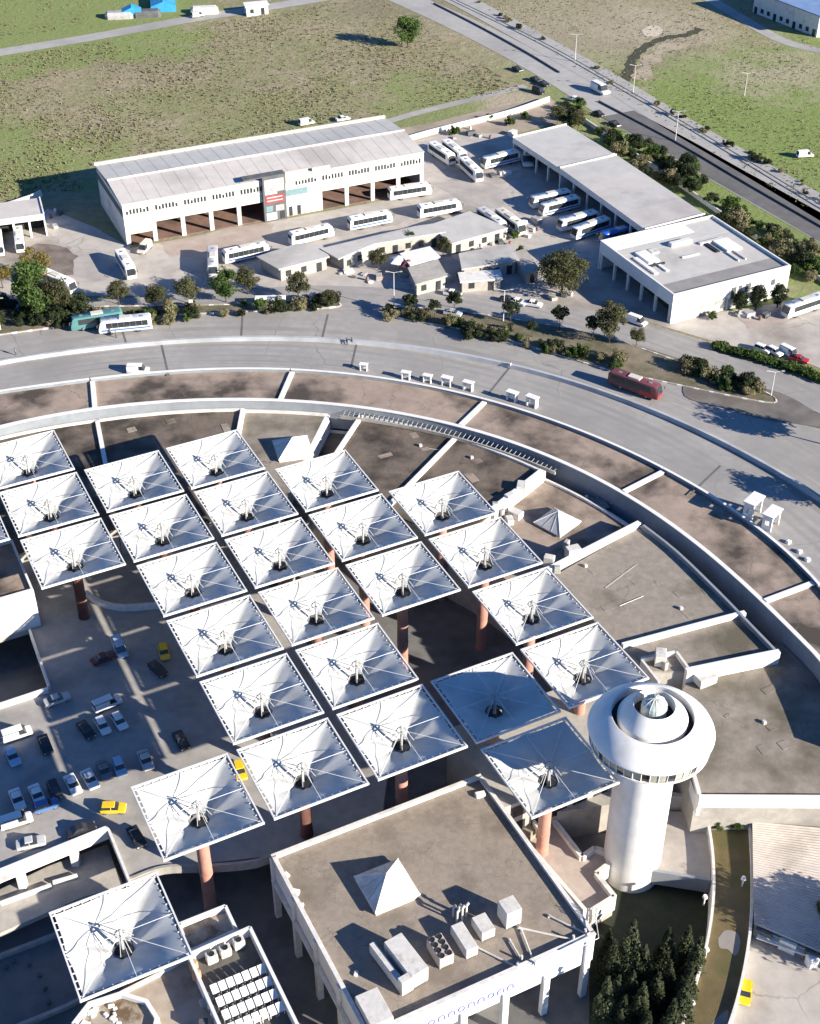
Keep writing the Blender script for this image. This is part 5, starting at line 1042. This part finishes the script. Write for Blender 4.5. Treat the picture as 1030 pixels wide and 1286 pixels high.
plant('big', 1150, 1225, -5, 'large tree beside the corrugated shed at the yard edge', 'tree', None, 1.1); plant('olive', 1043, 1160, -5, 'small dark tree rising beside the corrugated roof', 'tree', None, .9)
rr = np.random.default_rng(5)
gB = 'shrubs on the bank below the highway'
for k in range(95):
    t = rr.uniform(0, 1); px = 705 + t*330; py = 138 + t*205 + rr.normal()*11 + 6*math.sin(t*9); key = ('dshrub', 'oshrub', 'shrub', 'dshrub')[k % 4]
    if px < 760 and py > 175: continue
    plant(key, px, py, T, {'dshrub': 'dark', 'oshrub': 'dry olive', 'shrub': 'green'}[key] + ' shrub on the bank between workshops and highway', 'shrub', gB, rr.uniform(.8, 1.7))
gC = 'shrubs in the strips along the ring road'
for k in range(150):
    t = rr.uniform(0, 1)
    if k >= 120: px = -10 + t*110; py = 384 + rr.uniform(0, 28); k = 0
    elif k < 50: px = -10 + t*430; py = 414 - t*30 + rr.normal()*5 - 22*(t < .3)*rr.uniform(0, 1); 
    elif k < 96: px = 488 + t*290; py = 396 + t*56 + 10*t*t + rr.normal()*3.5
    else: px = 860 + t*105; py = 466 + t*30 + rr.normal()*4
    key = ('dshrub', 'oshrub', 'shrub', 'oshrub')[k % 4]
    plant(key, px, py, T, {'dshrub': 'dark', 'oshrub': 'dry olive', 'shrub': 'green'}[key] + ' shrub in the planted ' + ('strip beside the depot yard' if k < 50 else 'median strip' if k < 96 else 'tip near the damp patch'), 'shrub', gC, rr.uniform(.65, 1.3))
for px, py, s, lab in ((460, 325, .9, 'shrub between canteen and service road'), (598, 300, .7, 'low shrub at the broken roof edge'), (645, 300, .9, 'dry shrub beside the pale roofed shelter'), (655, 320, .9, 'shrub before the large olive tree'), (570, 170, 1.1, 'shrub behind the angled row of coaches'), (640, 158, 1.3, 'shrub heap on the pale dirt'), (615, 150, .8, 'shrub by the white boundary wall'), (660, 150, 1.2, 'shrub beside the dirt heap near the first workshop'), (893, 400, .9, 'yellow green shrub before the flat workshop door'), (895, 402, .7, 'small yellow green shrub before the flat workshop'), (1022, 345, 1.8, 'shrub at the corner behind the flat workshop')):
    plant('shrub', px, py, T, lab, 'shrub', None, s)
for k, (px, py) in enumerate(((905, 1020), (915, 1030), (922, 1018), (900, 1040), (925, 1040), (910, 1012))): plant('shrub', px, py, -3.4, 'weed clump at the dry end of the channel', 'shrub', 'weeds in the channel', .7)
for k in range(34):
    t = rr.uniform(0, 1); px = 566 + t*470 + rr.normal()*2; py = -8 + t*266 + rr.normal()*2.5
    key = ('dshrub', 'oshrub', 'dshrub')[k % 3]; plant(key, px + 10, py - 1, T, {'dshrub': 'dark', 'oshrub': 'dry olive'}[key] + ' low shrub along the guard rail on the field side of the highway', 'shrub', 'shrubs along the guard rail', rr.uniform(.3, .75))
# hedges: leafy strips
def hedge(pts, half, h, label, lm, n=5000, z=T):
    P = spline(PX(pts, z), 8); r = np.random.default_rng(11); V, F = [], []
    for k in range(n):
        i = r.integers(0, len(P)-1); p = P[i] + (P[i+1]-P[i])*r.uniform(); hh_ = h*(.75 + .35*math.sin(p[0]*1.3)*math.sin(p[1]*.9)); side = r.uniform(-1, 1); top = r.uniform() < .6
        p = p + np.array([r.uniform(-half, half), r.uniform(-half, half), hh_*r.uniform(.85, 1.05) if top else hh_*r.uniform(.1, 1)]); a = r.normal(size=3); a /= np.linalg.norm(a); b = np.cross(a, r.normal(size=3)); b /= np.linalg.norm(b); s = r.uniform(.15, .35)
        j = len(V); V += [p-a*s, p+b*s*.6, p+a*s, p-b*s*.6]; F.append((j, j+1, j+2, j+3))
    m0 = MB(); m0.add(V, F); return tag(m0.build('hedge', lm), label, 'hedge')
hedge([(898, 437), (940, 449), (985, 462), (1040, 482)], 1.3, 1.5, 'long trimmed green hedge beside the service road', L_green, 9000)
# planted strips
for nm, pts in (('planted_strip', [(-60, 430), (0, 421), (100, 408), (200, 398), (300, 392), (400, 388), (428, 384), (400, 377), (300, 383), (200, 385), (100, 386), (0, 388), (-60, 392)]), ('planted_strip', [(482, 396), (520, 404), (600, 418), (680, 440), (760, 464), (850, 484), (960, 506), (972, 500), (940, 485), (860, 458), (760, 424), (660, 404), (560, 390), (500, 387)])):
    mb = MB(); P = spline(PX(pts + pts[:1], T), 4)[:-1]; mb.prism(P, T+.02, T+.22); struct(nm, mb, M_soil)
    m1, m2 = MB(), MB(); n = len(P)
    tot = 0
    for a, b in zip(P, P[1:] + P[:1]):
        l = np.linalg.norm(b-a); cnt = max(1, int(l/1.0)); rz = math.atan2(b[1]-a[1], b[0]-a[0])
        for j in range(cnt):
            p = a + (b-a)*(j+.5)/cnt; tot += 1; (m1 if tot % 3 else m2).box(-l/cnt/2*.98, l/cnt/2*.98, -.16, .16, .0, .3, frame((p[0], p[1], T+.03), rz))
    tag(m1.build('kerb_stones', M_conc), kind='structure'); tag(m2.build('painted_kerb_stones', M_white), kind='structure')

# ------------------------------------------------------------------ street furniture and people
def lamp(px, py, h, label, z=T):
    p = at(px, py, z); o = thing('lamp_post', label, 'lamp post', p); mb = MB(); mb.tube(p, p + [0, 0, h], .14, .08, 8); mb.build('pole', M_unit, o)
    for s in (-1, 1): mb = MB(); mb.tube(p + [0, 0, h], p + [1.4*s, 0, h+.3], .06, n=6); a = mb.build('arm', M_unit, o); mb = MB(); mb.cbox(-.35, .35, -.15, .15, -.08, .12, .04, frame(p + [1.6*s, 0, h+.3], 0)); mb.build('lantern', M_grey, o)
lamp(495, 391, 10, 'pale lamp post on the median strip beside a small tree'); lamp(632, 404, 8, 'lamp post in the median strip behind the pedestrian'); lamp(848, 178, 9, 'lamp post at the edge of the fresh black asphalt'); lamp(722, 78, 9, 'lamp post on the field side of the highway by the junction'); lamp(795, 118, 9, 'lamp post on the field side of the highway beyond the junction'); lamp(935, 120, 7, 'thin post standing in the green field'); lamp(968, 498, 6, 'short lamp post at the tip of the planted median'); lamp(1, 415, 8, 'lamp post in the planted strip by the bright green tree')
def bench_frame(px, py, s, label, rz, group=None):
    p = at(px, py, T); o = thing('concrete_vent', label, 'vent', p, 0, group); f = frame((p[0], p[1], T+.03), rz)
    for x in (-.9*s, .7*s):
        mb = MB(); mb.box(x, x+.2*s, -.5*s, .5*s, 0, .55*s, f).box(x, x+.2*s, -.5*s, -.22*s, .551*s, 1.15*s, f).box(x, x+.2*s, .22*s, .5*s, .551*s, 1.15*s, f).box(x, x+.2*s, -.5*s, .5*s, 1.151*s, 1.7*s, f); mb.build('side_panel', M_white, o)
    mb = MB(); mb.box(-1.05*s, 1.05*s, -.6*s, .6*s, 1.701*s, 1.85*s, f); mb.build('top_slab', M_white, o)
    for k in range(4): mb = MB(); mb.box(-.69*s, .69*s, .1*s, .2*s, .15*s + k*.38*s, .38*s + k*.38*s, f); mb.build('louvre', M_whited, o)
for px, py, s in ((457, 465, .9), (510, 476, 1.0), (537, 480, 1.0), (561, 484, 1.15), (588, 490, 1.15), (643, 503, 1.2), (668, 510, 1.3)): bench_frame(px, py, s, 'small white vent housing standing in a row at the ring road parapet', R(-25 + (570-px)*.12), 'vent housings along the ring road')
bench_frame(944, 646, 2.0, 'large white slotted vent housing by the road parapet, beside its twin', R(50)); bench_frame(967, 661, 1.9, 'large white slotted vent housing nearest the road parapet corner', R(50))
for px, py in ((990, 682), (1004, 694), (1014, 704)): p = at(px, py, T); mb = MB(); mb.cbox(-.5, .5, -.4, .4, 0, .6, .15, frame(p, .7)); tag(mb.build('white_bag', M_white), 'small white bag lying along the road parapet', 'bag', 'white bags by the parapet')
p = at(340, 384, T); o = thing('roadside_box', 'long white box cabinet at the kerb of the planted strip', 'cabinet', p); f = frame((p[0], p[1], T), R(2)); mb = MB(); mb.cbox(-3.6, 3.6, -.8, .8, .25, 2.4, .08, f); mb.build('casing', M_white, o); mb = MB(); mb.box(-3.4, 3.4, -.7, .7, 0, .25, f); mb.build('plinth', M_conc, o)
for k in range(3): mb = MB(); mb.box(-3.4+k*2.3, -1.3+k*2.3, -.83, -.8, .4, 2.2, f); mb.build('door', M_whited, o)
p = at(241, 392, T); mb = MB(); mb.tube(p, p + [0, 0, 3.2], .08).box(p[0]-.5, p[0]+.5, p[1]-.04, p[1]+.04, T+2.4, T+3.3); tag(mb.build('road_sign', M_unit), 'small pole sign at the kerb by the bright green tree', 'sign')
def person(px, py, z, label, top, legs, rz=0.0):
    p = at(px, py, z); o = thing('person', label, 'person', p, rz)
    J = [(0, 0, .95), (0, 0, 1.2), (0, 0, 1.42), (0, 0, 1.54), (0, .02, 1.66), (.1, 0, .9), (.12, .05, .5), (.11, -.02, .06), (.12, .14, .03), (-.1, 0, .9), (-.12, -.08, .5), (-.11, -.16, .06), (-.12, -.02, .03), (.2, 0, 1.4), (.25, .02, 1.12), (.24, .12, .88), (-.2, 0, 1.4), (-.25, -.04, 1.12), (-.24, .04, .88)]
    rad = [.14, .14, .13, .06, .1, .1, .07, .05, .05, .1, .07, .05, .05, .07, .05, .04, .07, .05, .04]
    E_ = [(0, 1), (1, 2), (2, 3), (3, 4), (0, 5), (5, 6), (6, 7), (7, 8), (0, 9), (9, 10), (10, 11), (11, 12), (2, 13), (13, 14), (14, 15), (2, 16), (16, 17), (17, 18)]
    me = bpy.data.meshes.new('body'); me.from_pydata(J, E_, []); b = bpy.data.objects.new('body', me); col.objects.link(b); b.parent = o; me.materials.append(legs)
    sk = b.modifiers.new('skin', 'SKIN'); 
    for i, r_ in enumerate(rad): me.skin_vertices[0].data[i].radius = (r_, r_)
    me.skin_vertices[0].data[0].use_root = True
    sb = b.modifiers.new('sub', 'SUBSURF'); sb.levels = 1; sb.render_levels = 1
    mb = MB(); mb.lathe([(.2, .92), (.21, 1.1), (.23, 1.36), (.14, 1.5)], 12); off = o.location.copy(); mb.v = [(x*1.05+off[0], y*.75+off[1], z_+off[2]) for x, y, z_ in mb.v]; mb.build('shirt', top, o, smooth=True)
    mb = MB(); mb.lathe([(.125, 1.66), (.125, 1.72), (.08, 1.79), (.01, 1.81)], 10); mb.v = [(x+off[0], y+off[1], z_+off[2]) for x, y, z_ in mb.v]; mb.build('hair', M_sign, o, smooth=True)
person(641, 463, T+.06, 'person in a white top walking beside the median wall', P_white, P_grey, 1.0)
person(436, 433, T+.06, 'person in dark clothes standing by the median wall, first of a pair', P_black, P_black, .4); person(442, 432, T+.06, 'person in dark clothes standing by the median wall, second of a pair', P_grey, P_black, 2.0)
for q, lab in (((20, 446), 'person in dark clothes walking alone beside the lane wall near the bright green tree'), ((146, 424), 'person in dark clothes beside the kerbside white coach, first of two'), ((139, 421), 'person in dark clothes beside the kerbside white coach, second of two')): person(*q, T+.06, lab, P_grey, P_black, q[0]*.7)
# yard clutter: crates, drums and scrap between the low roofs
ry = np.random.default_rng(77)
for k, (px, py) in enumerate([(x0 + ry.normal()*sx, y0 + ry.normal()*sy) for (x0, y0, sx, sy, n_) in ((470, 352, 14, 3, 5), (560, 350, 16, 4, 5), (640, 300, 14, 6, 7), (665, 290, 10, 6, 5), (600, 170, 25, 6, 6), (690, 170, 10, 5, 3), (70, 268, 12, 5, 5), (935, 398, 20, 3, 5), (600, 312, 20, 4, 4), (640, 215, 10, 5, 3), (445, 345, 14, 3, 4), (720, 378, 10, 4, 3)) for _ in range(n_)]):
    p = at(px, py, T); s_ = ry.uniform(.4, 1.1); mb = MB(); f = frame((p[0], p[1], T+.08), ry.uniform(0, 3)); mm = (M_conc, M_grey, M_brick, M_whited, M_sign, M_unit)[k % 6]
    if k % 3 == 2:
        mb.lathe([(.01, 1.0), (.4, 1.0), (.42, .7), (.42, .3), (.4, 0)], 10, (p[0], p[1], T+.08)); tag(mb.build('drum', mm, smooth=True), 'upright storage drum among the clutter of the depot yard', 'drum', 'drums in the depot yard')
    else:
        mb.cbox(-s_*1.3, s_*1.3, -s_*.8, s_*.8, 0, s_*ry.uniform(.5, 1.3), .06, f).box(-s_*.9, s_*.9, -s_*1.15, -s_*.82, 0, .25, f); tag(mb.build('crate', mm), 'crate among the clutter of the depot yard', 'crate', 'crates in the depot yard')
# roof clutter on the radial walls
for k, (px, py, zt) in enumerate(((622, 632, 7.6), (640, 622, 7.6), (655, 610, 7.6), (630, 640, 7.0), (690, 700, 8.4), (720, 690, 8.4), (712, 680, 8.4), (640, 652, 6.0), (648, 644, 6.0), (700, 712, 8.2), (884, 848, 5.2), (830, 822, 8.7), (835, 832, 8.2))):
    p = at(px, py, zt); s_ = .6 + .35*(k % 3); mb = MB(); mb.cbox(-s_, s_, -s_*.7, s_*.7, -1.6, .35*s_, .1, frame(p, k*.7)); tag(mb.build('roof_unit', M_unit if k % 3 else M_grey), 'small weathered plant box on the sector roof walls', 'roof unit', 'plant boxes on the sector roofs')
p = at(885, 850, 6.4); pyr = unit(p, 3.4, 2.6, 1.8, G, 5.2, 'ragged pale cooling unit on the low roof behind the tower head')
p = at(398, 553, 4.9); unit(p, 1.6, 1.2, 1.2, G, 4.2, 'small cooling unit beside the half shaded pyramid skylight')

# ------------------------------------------------------------------ scrub on the fields (ground cover)
def scrub(n, region, lm, hmin, hmax, name, seed, wd=.9):
    r = np.random.default_rng(seed); V, F = [], []
    k = 0
    while k < n:
        px, py = r.uniform(-30, 1060), r.uniform(-20, 260)
        if not region(px, py): continue
        if math.sin(px*.031+py*.05+seed)+math.sin(px*.017-py*.071+2*seed)+math.sin(px*.09+1.3*seed)*.5+r.normal()*1.3 < .3: continue
        k += 1; p = at(px, py, T); h = r.uniform(hmin, hmax)*r.uniform(.5, 1.3)
        for j in range(3):
            a = r.uniform(0, 6.283); d = np.array([math.cos(a), math.sin(a), 0])*h*wd; t = np.array([r.normal()*.25*h, r.normal()*.25*h, h]); i = len(V)
            V += [p-d*.6, p+d*.6, p+d*.45+t, p-d*.45+t*.8]; F.append((i, i+1, i+2, i+3))
    mb = MB(); mb.add(V, F); o = mb.build(name, lm); tag(o, kind='stuff'); return o
def left_field(px, py):
    if py < 70-px*.165+4: return py < 50-px*.17 and px < 110
    if px > 480 + py*1.55: return False
    e = 214-(px-113)*.182
    return py < (e-3 if px > 105 else 255-px*.12 if px < 55 else 240) and not (500 < px < 660 and py > 100+abs(580-px)*.1 and False)
def right_field(px, py): return px > 585 + py*1.62 and py < 265 and not (abs((py-22) - (px-930)*.55) < 9 and px > 850)
scrub(9000, left_field, leafmat('leaf_field', (.25, .24, .135), (.29, .25, .16)), .14, .5, 'dry_scrub', 21); scrub(5000, left_field, leafmat('leaf_dry', (.36, .30, .20), (.24, .19, .12)), .14, .4, 'dry_grass', 22)
scrub(3500, right_field, MATS['leaf_field'], .12, .4, 'dry_scrub', 23); scrub(2500, right_field, leafmat('leaf_meadow', (.19, .235, .08), (.145, .19, .06)), .12, .35, 'meadow_grass', 24)
